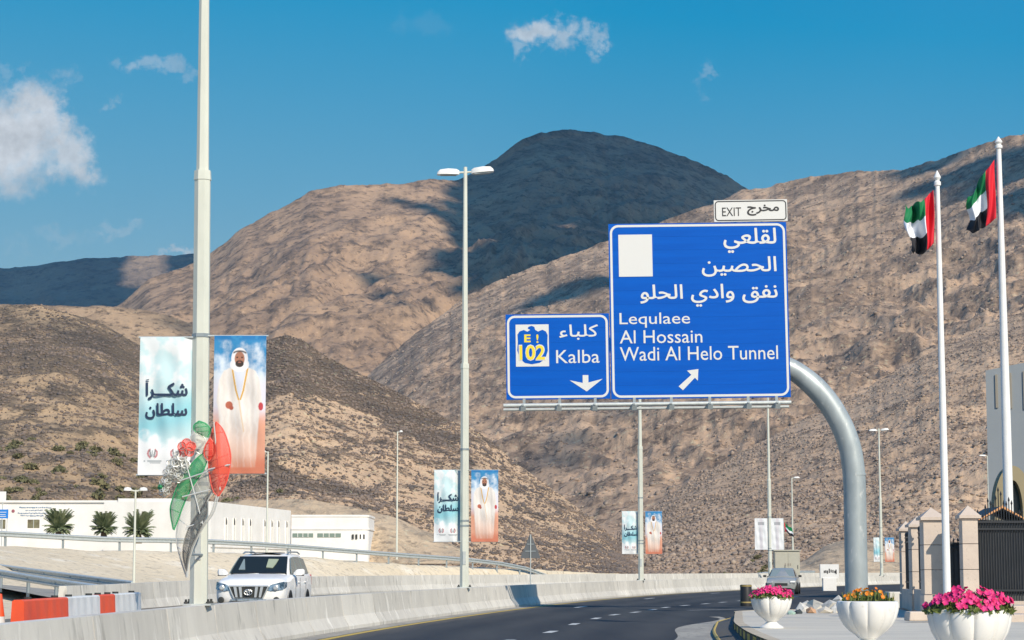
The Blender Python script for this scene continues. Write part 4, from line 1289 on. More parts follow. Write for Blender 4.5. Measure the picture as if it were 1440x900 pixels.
# ================================================================ VEHICLES
def sym(half):
    """full closed ring from the right half (bottom centre to top centre)"""
    return half + [(-x, y, z) for (x, y, z) in reversed(half) if abs(x) > 1e-6]
def build_suv():
    x0 = (360 - 720) / 3000 * 56.6
    t = thing('parked_car', 'white sport utility car with dark windscreen driving behind the concrete barrier', 'car', (x0 - .02, 59.0, 0), radians(-3.8))
    t.name = 'white_car'
    secs = []
    for (y, w, zb, zm, zl, zt, ins) in ((-2.42, .62, .55, .70, .86, .94, .10), (-2.37, .80, .48, .72, .93, 1.02, .10), (-2.25, .90, .42, .74, 1.0, 1.075, .10), (-1.9, .935, .40, .76, 1.02, 1.12, .11),
                                        (-1.3, .94, .40, .78, 1.05, 1.18, .12), (-.95, .94, .40, .80, 1.12, 1.22, .10), (-.3, .94, .40, .80, 1.17, 1.22, .05), (1.2, .94, .40, .80, 1.18, 1.23, .05),
                                        (2.1, .93, .42, .80, 1.18, 1.23, .06), (2.33, .90, .46, .80, 1.16, 1.22, .08), (2.42, .80, .55, .80, 1.12, 1.19, .1)):
        secs.append(sym([(0, y, zb), (w - .12, y, zb), (w - .02, y, zb + .10), (w, y, zm), (w - .01, y, zl), (w - ins, y, zt), (w - ins - .25, y, zt + .03), (0, y, zt + .04)]))
    m = MB(); m.loft(secs); body = m.build('body', M_carw, t, smooth=True)
    secs = []
    for (y, wb, wt, zt) in ((-1.02, .80, .78, 1.22), (-.60, .84, .73, 1.50), (-.22, .86, .68, 1.715), (.1, .87, .67, 1.775), (.9, .87, .67, 1.80), (1.8, .87, .66, 1.78), (2.12, .86, .65, 1.71), (2.36, .84, .74, 1.24)):
        secs.append(sym([(0, y, 1.18), (wb, y, 1.18), (wt, y, zt - .05), (wt - .07, y, zt), (0, y, zt + .025)]))
    m = MB(); m.loft(secs); cab = m.build('cabin', M_carw, t, smooth=True)
    # windscreen
    def quadp(pts, name, mt, parent=t, th=.012, nrm=(0, -1, 0)):
        n = Vector(nrm).normalized() * th; k = len(pts); b = MB()
        vs = [Vector(p) + n for p in pts] + [Vector(p) - n for p in pts]
        fs = [tuple(range(k)), tuple(reversed(range(k, 2 * k)))] + [(i, i + k, (i + 1) % k + k, (i + 1) % k) for i in range(k)]
        b.add(vs, fs); return b.build(name, mt, parent)
    quadp([(-.76, -.985, 1.25), (.76, -.985, 1.25), (.66, -.27, 1.70), (-.66, -.27, 1.70)], 'windscreen', M_glass, nrm=(0, -.55, .83), th=.03)
    quadp([(-.58, -.87, 1.335), (-.40, -.87, 1.335), (-.50, -.42, 1.62), (-.53, -.42, 1.62)], 'painted_window_light', M_glass2, nrm=(0, -.55, .83), th=.034)  # pale patch painted on the windscreen as light showing through the cabin
    quadp([(.16, -.78, 1.40), (.34, -.80, 1.385), (.40, -.62, 1.50), (.44, -.43, 1.62), (.16, -.42, 1.625)], 'painted_window_light', mat('painted rear window light', (.36, .40, .27), .4), nrm=(0, -.55, .83), th=.034)  # pale green patch painted as daylight seen through to the back window
    w = MB(); w.tube([(-.70, -1.02, 1.255), (-.1, -1.0, 1.28)], .012, 5); w.tube([(0, -1.02, 1.255), (.6, -1.0, 1.28)], .012, 5); w.build('wiper', M_black, t)
    mi = MB(); mi.box((0, -.40, 1.60), (.22, .03, .07)); mi.build('rear_mirror', M_dark, t)
    # side glass both sides
    for s in (-1, 1):
        for (pts) in ([(-.80, 1.25), (.12, 1.25), (.12, 1.70), (-.18, 1.69), (-.62, 1.42)], [(.20, 1.25), (1.10, 1.25), (1.10, 1.71), (.20, 1.71)], [(1.18, 1.25), (2.02, 1.25), (1.85, 1.66), (1.18, 1.70)]):
            P3 = [(s * (.875 - (z - 1.18) / .57 * .185 + .006), y, z) for (y, z) in pts]
            quadp(P3 if s > 0 else P3[::-1], 'side_window', M_glass2, nrm=(s, 0, .3), th=.01)
        # mirror
        a = MB()
        secs = [[(s * x, y_, z) for (x, y_, z) in q] for q in ([(.90, -.70 + dy, z) for dy, z in ((-.04, 1.22), (.04, 1.22), (.04, 1.27), (-.04, 1.27))],
                [(1.0, -.70 + dy, z) for dy, z in ((-.10, 1.20), (.06, 1.20), (.06, 1.37), (-.10, 1.36))], [(1.16, -.68 + dy, z) for dy, z in ((-.10, 1.20), (.06, 1.21), (.06, 1.38), (-.08, 1.38))], [(1.20, -.66 + dy, z) for dy, z in ((-.04, 1.24), (.04, 1.24), (.04, 1.34), (-.04, 1.34))])]
        a.loft(secs); mo = a.build('door_mirror', M_carw, t, smooth=True, bevel=.015)
        b = MB(); b.box((s * 1.08, -.71, 1.205), (.2, .14, .03)); b.build('mirror_base', M_black, mo)
        # headlamp: wraps the corner
        secs = [[(s * x, y_, z) for (y_, z) in yz] for x, yz in ((.48, ((-2.42, .80), (-2.36, .80), (-2.36, .90), (-2.42, .90))), (.62, ((-2.45, .80), (-2.36, .80), (-2.32, .97), (-2.41, .97))), (.80, ((-2.41, .82), (-2.3, .82), (-2.25, 1.02), (-2.36, 1.02))),
                (.90, ((-2.31, .84), (-2.2, .84), (-2.1, 1.04), (-2.25, 1.04))), (.945, ((-2.15, .90), (-2.0, .90), (-1.95, 1.03), (-2.1, 1.03))))]
        h = MB(); h.loft(secs); ho = h.build('headlight', M_lamp, t, smooth=True)
        e = MB(); e.lathe([(.07, 0), (.07, .02), (.045, .03)], 12); eo = e.build('lamp_reflector', M_chrome, ho); eo.location = (s * .72, -2.44, .885); eo.rotation_euler = (pi / 2, 0, 0)
        f = MB(); f.lathe([(.085, 0), (.085, .02), (.05, .03)], 12); fo = f.build('fog_lamp', M_dark, t); fo.location = (s * .74, -2.41, .56); fo.rotation_euler = (pi / 2, 0, 0)
        tl = MB(); tl.box((s * .868, 2.33, 1.08), (.05, .12, .28)); tl.build('tail_light', mat('red lens', (.5, .01, .01), .25), t)
        r = MB(); r.tube([(s * .62, -.05, 1.80), (s * .62, .25, 1.845), (s * .62, 1.5, 1.85), (s * .62, 1.85, 1.80)], .022, 8); r.build('roof_rail', M_galv_d, t, smooth=True)
        for yy in (-.55, .16, 1.14): dl = MB(); dl.box((s * .944, yy, .83), (.006, .012, .62)); dl.build('door_gap', M_dark, t)
        for yy in (-.05, 1.0):
            dh = MB(); dh.box((s * .955, yy, 1.02), (.03, .20, .035)); dh.build('door_handle', M_carw, t, bevel=.008)
        for yy in (-1.42, 1.40):
            wh = MB(); wh.lathe([(.27, -.12), (.36, -.12), (.385, -.09), (.385, .09), (.36, .12), (.27, .12)], 28); wo = wh.build('wheel', M_tyre, t, smooth=True)
            wo.location = (s * .83, yy, .385); wo.rotation_euler = (0, pi / 2, 0)
            rm = MB(); rm.lathe([(.26, .085), (.25, .10), (.06, .06), (.05, .11)], 24); rm.build('rim', M_chrome, wo, smooth=True).scale = (1, 1, s)
            ar = MB(); n = 20
            vs = [(s * .948, yy + cos(a * pi / n) * r_, .42 + sin(a * pi / n) * r_) for a in range(n + 1) for r_ in (.40, .47)]
            vs2 = [(s * .90, q[1], q[2]) for q in vs]
            ar.add(vs, [(2 * i, 2 * i + 1, 2 * i + 3, 2 * i + 2) for i in range(n)]); ar.build('wheel_arch', M_carw, t, recalc=False)
            aw = MB(); aw.lathe([(.40, 0), (.40, .01)], 28); ao = aw.build('wheel_well', M_dark, t); ao.location = (s * .940, yy, .42); ao.rotation_euler = (0, pi / 2, 0)
    # grille
    quadp([(-.40, -2.45, .62), (.40, -2.45, .62), (.50, -2.44, .91), (-.50, -2.44, .91)], 'grille', M_dark, th=.015)
    g = bpy.data.objects['grille']
    for x in (-.31, -.19, .19, .31):
        b = MB(); b.poly_xz([(x * 1.0 - .028, .63), (x + .028, .63), (x * 1.16 + .038, .90), (x * 1.16 - .038, .90)], -2.50, -2.46); b.build('grille_bar', M_chrome, g)
    b = MB(); b.tube([(-.53, -2.46, .925), (.53, -2.46, .925)], .022, 8); b.build('grille_top', M_chrome, g)
    for s in (-1, 1):
        b = MB(); b.tube([(s * .53, -2.46, .925), (s * .45, -2.47, .74), (s * .38, -2.47, .60)], .018, 8); b.build('grille_side', M_chrome, g)
    # oval emblem: ring with two inner loops
    e = MB()
    def oval(cx, cz, rx, rz): e.tube([(cx + rx * cos(a * pi / 10), -2.515, cz + rz * sin(a * pi / 10)) for a in range(21)], .010, 6)
    oval(0, .765, .105, .075); oval(0, .765, .035, .07); oval(0, .800, .07, .030); e.build('emblem', M_chrome, g)
    b = MB(); b.box((0, -2.47, .555), (.98, .05, .05)); b.build('bumper_trim', M_lamp, t, bevel=.01)
    b = MB(); b.box((0, -2.49, .475), (.36, .02, .09)); b.build('number_plate', mat('red plate', (.6, .05, .05), .5, c2=(.7, .6, .6), nscale=30, npos=(.5, .55)), t)
    b = MB(); b.box((0, -2.46, .44), (1.1, .04, .1)); b.build('lower_intake', M_dark, t)
    r = MB(); r.box((0, .25, 1.822), (.86, .7, .02)); r.build('sunroof', M_glass, t)
    return t


def build_sedan():
    D = 118; x0 = (1108 - 720) / 3000 * D
    t = thing('grey_car', 'dusty grey saloon car parked beyond the island behind the pink flower urn', 'car', (x0, D + 2.2, 0), radians(-10))
    secs = []
    for (y, w, zb, zm, zt) in ((-2.25, .6, .35, .5, .68), (-2.1, .82, .28, .55, .80), (-1.0, .88, .25, .6, .93), (1.4, .88, .25, .6, .98), (2.1, .82, .3, .6, .95), (2.25, .7, .4, .6, .88)):
        secs.append(sym([(0, y, zb), (w - .1, y, zb), (w, y, zm), (w - .03, y, zt - .06), (w - .14, y, zt), (0, y, zt + .03)]))
    MB().loft(secs).build('body', M_carg, t, smooth=True)
    secs = []
    for (y, wb, wt, zt) in ((-1.1, .74, .72, .97), (-.35, .76, .60, 1.38), (.3, .76, .60, 1.44), (1.0, .76, .58, 1.40), (1.7, .72, .66, 1.0)):
        secs.append(sym([(0, y, .9), (wb, y, .9), (wt, y, zt - .04), (wt - .06, y, zt), (0, y, zt + .02)]))
    MB().loft(secs).build('cabin', M_carg, t, smooth=True)
    w = MB(); w.add([(-.68, -1.06, 1.0), (.68, -1.06, 1.0), (.55, -.40, 1.37), (-.55, -.40, 1.37)], [(0, 1, 2, 3)]); w.build('windscreen', M_glass2, t, recalc=False)
    for s in (-1, 1):
        h = MB(); h.box((s * .62, -2.2, .66), (.30, .12, .13), .2 * s); h.build('headlight', M_chrome, t, bevel=.02)
        m_ = MB(); m_.box((s * .98, -.75, 1.0), (.18, .1, .12)); m_.build('door_mirror', M_dark, t, bevel=.02)
        q = MB(); q.add([(s * .762, -.9, 1.0), (s * .762, 1.4, 1.0), (s * .62, .9, 1.34), (s * .62, -.3, 1.36)], [(0, 1, 2, 3)]); q.build('side_window', M_glass2, t, recalc=False)
        for yy in (-1.35, 1.35):
            wh = MB(); wh.lathe([(.2, -.1), (.31, -.1), (.32, .1), (.2, .1)], 20); wo = wh.build('wheel', M_tyre, t, smooth=True); wo.location = (s * .80, yy, .32); wo.rotation_euler = (0, pi / 2, 0)
    g = MB(); g.box((0, -2.24, .55), (.7, .05, .14)); g.build('grille', M_dark, t)


# ================================================================ FLAGS, GATE, URNS
def build_flag(px_b, y_b, px_t, y_t, D, flag, labp, labf, r0, r1, base_z):
    top = W(px_t, y_t, D)
    bx = (px_b - 720) / 3000 * D
    t = thing('flagpole', labp, 'flagpole', (bx, D, base_z), group='white flagpoles by the gate')
    lean = top.x - bx
    H = top.z - base_z
    lean = 0.0
    p = MB(); p.tube([(0, 0, 0), (0, 0, H * .4), (lean, 0, H - .15)], [r0, r0 * .8 + r1 * .2, r1], 20); p.build('pole', M_white, t, smooth=True)
    f = MB(); f.lathe([(.02, -.2), (r1 * 1.6, -.17), (r1 * 1.6, -.10), (r1 * .9, -.06), (r1 * 1.7, 0), (r1 * 1.2, .06), (.01, .16)], 14, (lean, 0, H)); f.build('finial', M_white, t, smooth=True)
    f = MB(); f.lathe([(r0 * 2.4, 0), (r0 * 2.4, .03), (r0 * 1.2, .05), (r0 * 1.1, .3)], 20); f.build('pole_foot', M_white, t)
    x_off = bx - top.x
    P = lambda px, py: Vector((W(px, py, D).x + x_off, D, W(px, py, D).z))
    (h0, h1), (f0, f1) = flag['hoist'], flag['fly']
    H0, H1, F0, F1 = P(*h0), P(*h1), P(*f0), P(*f1)
    o = H0
    nu, nv = 61, 41
    V = []; 
    for j in range(nv):
        tt = j / (nv - 1)
        for i in range(nu):
            s = i / (nu - 1)
            a = H0.lerp(H1, tt); b = F0.lerp(F1, tt)
            e = s ** flag.get('pow', 1.0)
            q = a.lerp(b, e)
            q.z += flag['sag_t'] * sin(pi * s) * (1 - tt) + flag['sag_b'] * sin(pi * s) * tt
            ph = flag['ph']
            q.y += .16 * sin(s * 10 + tt * 2.4 + ph) * min(1, s * 3) + .07 * sin(s * 21 - tt * 4 + ph)
            q.x += .05 * sin(s * 9 + tt * 5 + ph) * s + .03 * sin(tt * 9 + ph) * s
            q.z += .05 * sin(s * 12 + ph) * s + .03 * sin(s * 25 + ph) * s
            V.append(q - o)
    V = np.array([v[:] for v in V])
    F = grid_faces(nv, nu)
    me = np_mesh('flag', V, F, [M_red, M_green, M_fwhite, M_fblack], True)
    i = F[:, 0] % nu; j = F[:, 0] // nu
    mi = np.where(i < (nu - 1) * .27, 0, np.where(j < (nv - 1) / 3, 1, np.where(j < (nv - 1) * 2 / 3, 2, 3)))
    me.polygons.foreach_set('material_index', mi.astype(np.int32))
    fo = link('flag', me); fo.location = (o.x - .06, o.y, o.z)
    tag(fo, labf, 'flag', 'red green white and black flags')
    fo.modifiers.new('thick', 'SOLIDIFY').thickness = .004


def pillar(label, px, ytop, D, w, group, zbase, shade=None):
    zt = EYE + (801 - ytop) / 3000 * D
    x = (px - 720) / 3000 * D
    H = zt - zbase
    t = thing('gate_pillar', label, 'pillar', (x, D, zbase), group=group)
    b = MB(); b.box((0, 0, .225), (w + .04, w + .04, .45)); b.build('plinth', M_stone, t, bevel=.01)
    z = .46; n = 3; hh = (H - .46 - .30) / n
    for i in range(n):
        s = MB(); s.box((0, 0, z + hh / 2), (w, w, hh - .012)); s.build('shaft_block', M_stone, t, bevel=.008); z += hh
    c = MB(); c.box((0, 0, H - .265), (w + .14, w + .14, .07)); c.add([(-(w + .10) / 2, -(w + .10) / 2, H - .23), ((w + .10) / 2, -(w + .10) / 2, H - .23), ((w + .10) / 2, (w + .10) / 2, H - .23), (-(w + .10) / 2, (w + .10) / 2, H - .23), (0, 0, H)],
        [(0, 1, 4), (1, 2, 4), (2, 3, 4), (3, 0, 4), (3, 2, 1, 0)])
    c.build('cap', M_stone, t)
    return t


def urn_mesh(sc):
    def lobes(a, z):
        f = abs(sin(a * 5)) ** .45
        k = min(1, max(0, (z / sc - .16) / .08))
        return 1 - .085 * (1 - f) * k
    m = MB()
    prof = [(.24, .16), (.155, .17), (.19, .205), (.27, .26), (.345, .34), (.395, .43), (.425, .53), (.437, .62), (.428, .66), (.40, .67), (.39, .64), (.38, .58)]
    prof = [(.13, .15)] + prof[2:]
    m.lathe([(r * sc, z * sc) for r, z in prof], 120, fn=lobes)
    return m
def build_urn(label, px, D, sc, zb, flower, seed, group, spread):
    x = (px - 720) / 3000 * D
    t = thing('flower_urn', label, 'planter', (x, D, zb), group=group, rz=seed * .7)
    urn_mesh(sc).build('bowl', M_planter, t, smooth=True)
    f = MB(); f.lathe([(r * sc, z * sc) for r, z in ((.255, 0), (.25, .03), (.20, .06), (.135, .10), (.105, .14), (.115, .165), (.14, .175))], 48); f.build('foot', M_planter, t, smooth=True)
    s = MB(); s.lathe([(.385 * sc, .60 * sc), (.385 * sc, .615 * sc)], 32); s.build('soil', M_soil, t)
    # flowers
    r = np.random.default_rng(seed)
    top = .63 * sc
    mat_f = M_pink if flower == 'pink' else M_opet
    nm = 'petunia_plant' if flower == 'pink' else 'marigold_plant'
    fl = thing(nm, label_f[flower][seed], 'flowers', (x, D, zb + top), group='magenta flowers filling the urns' if flower == 'pink' else None)
    Vs = []; Fs = []; b = 0
    nl = 1500 if flower == 'pink' else 380
    R = spread * sc; hgt = .17 * sc if flower == 'pink' else .16 * sc
    ang = r.random(nl) * 2 * pi; rad = np.sqrt(r.random(nl)) * R
    c = np.stack([rad * np.cos(ang), rad * np.sin(ang), hgt * r.random(nl) * (1.1 - (rad / R) ** 2 * .9) + .0 * sc], -1)
    u = r.normal(size=(nl, 3)) * .022 * sc; v = r.normal(size=(nl, 3)) * .022 * sc
    if flower != 'pink': v[:, 2] *= 2.5; u *= .5
    V = np.stack([c - u, c + v, c + u, c - v], 1).reshape(-1, 3)
    o = link('leaves', np_mesh('leaves', V, np.arange(nl * 4).reshape(-1, 4), M_leaf), fl); o['kind'] = 'stuff'
    # blossoms: five-petalled trumpets facing up and out
    nb = 290 if flower == 'pink' else 46
    petals = 5 if flower == 'pink' else 9
    br = (.031 if flower == 'pink' else .030) * sc
    for q in range(nb):
        a = r.random() * 2 * pi; rr = np.sqrt(r.random()) * R * 1.03
        z = hgt * (1.25 - .75 * (rr / R) ** 2) * (.75 + .45 * r.random())
        if flower == 'pink': z += .03 * sin(a * 3 + seed) 
        c = np.array([rr * cos(a), rr * sin(a), z])
        n = np.array([cos(a) * (rr / R + .2) + r.normal() * .35, sin(a) * (rr / R + .2) - .55 + r.normal() * .35, .8]); n /= np.linalg.norm(n)
        e1 = np.cross(n, [0, 0, 1.0]); e1 /= np.linalg.norm(e1) + 1e-6; e2 = np.cross(n, e1)
        s_ = br * (.75 + .6 * r.random())
        vs = [c - n * s_ * .5]
        m_ = petals * 2
        for k in range(m_):
            th = k * 2 * pi / m_; rad_ = s_ * (1.0 if k % 2 == 0 else .72)
            vs.append(c + (e1 * cos(th) + e2 * sin(th)) * rad_ + n * s_ * (.0 if k % 2 else .15))
        Vs.append(np.array(vs)); Fs.append(np.array([[0, 1 + k, 1 + (k + 1) % m_] for k in range(m_)]) + b); b += m_ + 1
    o = link('blossoms', np_mesh('blossoms', np.concatenate(Vs), np.concatenate(Fs), mat_f), fl); o['kind'] = 'stuff'
    if flower != 'pink':
        st = MB()
        for q in range(60):
            a = r.random() * 2 * pi; rr = np.sqrt(r.random()) * R
            st.tube([(rr * cos(a), rr * sin(a), 0), (rr * cos(a) * 1.05, rr * sin(a), hgt)], .004, 4)
        so = st.build('stems', M_leaf, fl); so['kind'] = 'stuff'
    return t
label_f = {'pink': {1: 'magenta petunias in the far left urn with the dark drum behind', 3: 'magenta and pink petunias spilling over the nearest urn by the gate'},
           'orange': {2: 'orange marigolds on thin stems in the middle urn'}}


def build_gate_area():
    g = 'sandstone pillars of the gate fence'
    zB = .32
    pillar('tall pale sandstone pillar standing left of the nearer flagpole', 1311, 714, 50, .47, g, zB)
    pillar('shaded sandstone pillar just behind the tall one with a grey cap', 1291, 726, 57, .42, g, .25)
    pillar('farthest sandstone pillar at the left end of the side fence', 1275, 733, 63.4, .36, g, .2)
    pillar('sandstone pillar at the left edge of the spiked iron gate', 1363, 711, 49.0, .36, g, zB)
    # side fence between the three left pillars
    def fence(label, x0, y0, x1, y1, zb, zt, step, wall_h, nm='iron_fence', back=False, arch=None):
        t = thing(nm, label, 'gate' if 'gate' in nm else 'fence', ((x0 + x1) / 2, (y0 + y1) / 2, zb))
        d = Vector((x1 - x0, y1 - y0)); L_ = d.length; d.normalize(); rz = atan2(d.y, d.x); t.rotation_euler = (0, 0, rz)
        if wall_h:
            w = MB(); w.box((0, 0, wall_h / 2), (L_, .30, wall_h)); w.build('base_wall', M_stone, t)
        n = int(L_ / step); first = None
        H = zt - zb
        for i in range(n + 1):
            xx = -L_ / 2 + L_ * (i + .5) / (n + 1)
            hh = H - wall_h + (arch(xx / L_ + .5) if arch else 0)
            if arch or first is None:
                b = MB(); b.tube([(0, 0, 0), (0, 0, hh - .1)], .013, 6); b.tube([(0, 0, hh - .12), (0, 0, hh - .08), (0, 0, hh)], [.012, .026, .002], 6)
                o = b.build('bar', M_iron, t); first = o
            else:
                o = first.copy(); COL.objects.link(o); o.parent = t
            o.location = (xx, 0, wall_h)
        for z in ((H - wall_h) * .12 + wall_h, (H - wall_h) * .82 + wall_h, (H - wall_h) * .9 + wall_h):
            r = MB(); r.box((0, 0, z), (L_, .05, .045)); r.build('cross_rail', M_iron, t)
        if back:
            nsh = max(1, int(L_ / 1.1))
            for i in range(nsh):
                p = MB(); p.box((-L_ / 2 + L_ * (i + .5) / nsh, .06, wall_h + (H - wall_h) * .48), (L_ / nsh - .02, .02, (H - wall_h) * .84)); p.build('backing_sheet', M_ironp, t)
        return t
    fence('side run of black iron fence between the shaded and farthest pillars', 11.65, 63.1, 10.92, 57.4, .25, 2.45, .14, .55, back=False)
    fence('short run of black iron fence behind the tall left pillar', 10.80, 56.6, 9.98, 50.5, .3, 2.5, .14, .55)
    fence('low dark iron fence seen between the two front pillars behind the flagpole', 10.8, 56.9, 14.6, 57.2, .3, 2.22, .12, .35, back=True)
    gx0 = (1371 - 720) / 3000 * 49.3
    fence('wide black iron gate with spear points rising to a peak at the right edge', gx0, 49.3, gx0 + 2.5, 49.3, zB, EYE + (801 - 722) / 3000 * 49.3, .062, .32, nm='iron_gate', back=True,
          arch=lambda u: .52 * max(0, 1 - abs(u - .24) / .20) + .12 * sin(u * 60) * (u < .5))
    # gate house roof behind the gate
    D = 56; c = W(1408, 712, D)
    t = thing('gate_house', 'small hut behind the gate with a black gable roof trimmed in copper', 'hut', (c.x, D, .3))
    H = c.z - .3
    w = MB(); w.box((0, 1.0, (H - .35) / 2), (1.35, 1.8, H - .35)); w.build('wall', mat('dark hut wall', (.06, .062, .06), .8), t)
    r = MB(); r.poly_xz([(-.62, H - .34), (-.53, H - .34), (0, H - .09), (.53, H - .34), (.62, H - .34), (0, H)], -.1, 2.0); r.build('roof', M_iron, t)
    k = MB(); k.poly_xz([(-.66, H - .36), (-.60, H - .36), (0, H - .05), (.60, H - .36), (.66, H - .36), (0, H + .02)], -.14, -.10); k.build('roof_trim', mat('copper trim', (.62, .30, .12), .5), t)
    # rubble and low pieces
    for (px, yy, D, w, d, h, rz, lab, m) in ((1258, 0, 66, .62, .6, .5, .1, 'white concrete block standing right of the curved mast', M_conc),):
        b = MB(); b.box((0, 0, h / 2), (w, d, h), taper=.9); o = b.build('concrete_block', m, bevel=.03); o.location = ((px - 720) / 3000 * D, D, .18); o.rotation_euler = (0, 0, rz); tag(o, lab, 'block')
    b = MB(); b.box((0, 0, .11), (1.1, .4, .2), taper=.95); o = b.build('stone_step', M_stone, bevel=.03); o.location = (8.9, 45.4, .27); o.rotation_euler = (0, 0, .12); tag(o, 'low pinkish stone step in front of the gate pillars left of the nearest urn', 'step')


def build_rubble():
    r = random.Random(5)
    RL = ['small pale concrete chunk just right of the left urn', 'large grey slab at the back of the rubble heap', 'big pale concrete chunk in the middle of the rubble heap',
          'pale concrete chunk at the right end of the rubble heap', 'terracotta coloured shard in front of the rubble heap', 'dark crumpled bag at the front left of the rubble heap',
          'low pale chunk at the front right of the rubble heap', 'flat grey paving piece at the front of the rubble heap', 'pale green scrap beside the left urn',
          'dark lump at the far right of the rubble heap', 'pale chunk at the back left of the rubble heap', 'small terracotta piece at the front right near the middle urn']
    spec = [(1128, 60, .45, .30), (1150, 63.5, .9, .36), (1168, 61, .7, .42), (1180, 65, .5, .5), (1140, 57, .35, .22), (1122, 56, .28, .16), (1176, 58, .42, .30), (1160, 57.2, .55, .26), (1112, 55, .22, .16), (1190, 60, .30, .34), (1133, 64, .6, .34), (1186, 56.5, .4, .22)]
    cols = [M_conc, M_conc2, mat('terracotta shard', (.52, .32, .2), .9), M_conc2, mat('dark bag', (.05, .06, .06), .6), mat('pale green scrap', (.35, .48, .40), .8)]
    for i, (px, D, w, h) in enumerate(spec):
        b = MB(); pv, pf = _rock_proto(); b.add([(q[0] * w * .55, q[1] * w * .42, max(-.1, q[2]) * h * .8 + .1 * h) for q in pv], [tuple(int(z) for z in f) for f in pf])
        me = b.mesh('rubble_chunk', cols[(0, 1, 0, 0, 2, 4, 0, 1, 5, 4, 0, 2)[i]])
        for v in me.vertices:
            v.co += Vector((r.uniform(-1, 1) * w * .12, r.uniform(-1, 1) * w * .12, r.uniform(-1, 1) * h * .15))
        o = link('rubble_chunk', me); o.location = ((px - 720) / 3000 * D, D, island_z(D) - .02); o.rotation_euler = (r.uniform(-.15, .15), r.uniform(-.15, .15), r.uniform(0, 3))
        tag(o, RL[i], 'rubble', 'rubble heap between the urns')


# ================================================================ LEFT SIDE
def build_plastic_barriers():
    # water filled barriers standing in a line, seen over the concrete wall
    runs = [(27.0, 29.7, M_orange, 'long orange plastic barrier unit at the left end of the row'), (29.8, 32.2, M_wplast, 'white plastic barrier unit between the two orange ones'),
            (32.3, 33.6, M_orange, 'short slanting orange plastic barrier between two white ones'), (33.7, 36.1, M_wplast, 'white plastic barrier unit at the right end of the row')]
    for (a, b, m, lab) in runs:
        L_ = b - a; x = -6.22 - .016 * ((a + b) / 2 - 27)
        t = thing('plastic_barrier', lab, 'barrier', (x, (a + b) / 2, -.02), group='orange and white plastic barriers')
        secs = []
        prof = [(-.24, 0), (-.24, .16), (-.10, .42), (-.075, .98), (-.05, 1.0), (.05, 1.0), (.075, .98), (.10, .42), (.24, .16), (.24, 0)]
        n = int(L_ / .12)
        body = MB()
        for i in range(n + 1):
            y = -L_ / 2 + L_ * i / n
            rib = (i % 4) in (1, 2) and 0 < i < n
            secs.append([(x_ + (.028 if rib and .2 < z < .9 else 0) * (1 if x_ > 0 else -1), y, z) for (x_, z) in prof])
        body.loft(secs); body.build('shell', m, t, smooth=True)
        for yy in (-L_ * .3, L_ * .3):
            h = MB(); h.lathe([(.05, 0), (.05, .03)], 10, (0, yy, 1.0)); h.build('filler_cap', M_dark, t)
    t = thing('traffic_cone', 'orange and white traffic cone at the left end of the plastic barriers', 'cone', (-6.62, 27.6, -.02))
    c = MB(); c.box((0, 0, .02), (.46, .46, .04)); c.build('base', M_orange, t, bevel=.01)
    c = MB(); c.lathe([(.19, .04), (.105, .50)], 24); c.build('lower_cone', M_orange, t, smooth=True)
    c = MB(); c.lathe([(.107, .50), (.07, .78)], 24); c.build('reflective_sleeve', M_signw, t, smooth=True)
    c = MB(); c.lathe([(.072, .78), (.035, 1.05), (.03, 1.07)], 24); c.build('tip', M_orange, t, smooth=True)


def box_wall(o, x0, x1, y0, y1, z0, z1, name, m, openings=()):
    """front wall (facing -y) with real openings; openings = (x0, x1, z0, z1)"""
    xs = sorted({x0, x1, *[q[0] for q in openings], *[q[1] for q in openings]}); zs = sorted({z0, z1, *[q[2] for q in openings], *[q[3] for q in openings]})
    mb = MB()
    for i in range(len(xs) - 1):
        for j in range(len(zs) - 1):
            cx, cz = (xs[i] + xs[i + 1]) / 2, (zs[j] + zs[j + 1]) / 2
            if any(a < cx < b and c < cz < d for a, b, c, d in openings): continue
            mb.add([(xs[i], y0, zs[j]), (xs[i + 1], y0, zs[j]), (xs[i + 1], y0, zs[j + 1]), (xs[i], y0, zs[j + 1])], [(0, 1, 2, 3)])
    for a, b, c, d in openings:
        mb.add([(a, y0, c), (b, y0, c), (b, y0 + .25, c), (a, y0 + .25, c), (a, y0, d), (b, y0, d), (b, y0 + .25, d), (a, y0 + .25, d)], [(0, 3, 2, 1), (4, 5, 6, 7), (0, 4, 7, 3), (1, 2, 6, 5)])
    mb.add([(x0, y0, z0), (x1, y0, z0), (x1, y1, z0), (x0, y1, z0), (x0, y0, z1), (x1, y0, z1), (x1, y1, z1), (x0, y1, z1)], [(4, 5, 6, 7), (0, 4, 7, 3), (1, 2, 6, 5), (2, 3, 7, 6)])
    return mb.build(name, m, o, recalc=False)
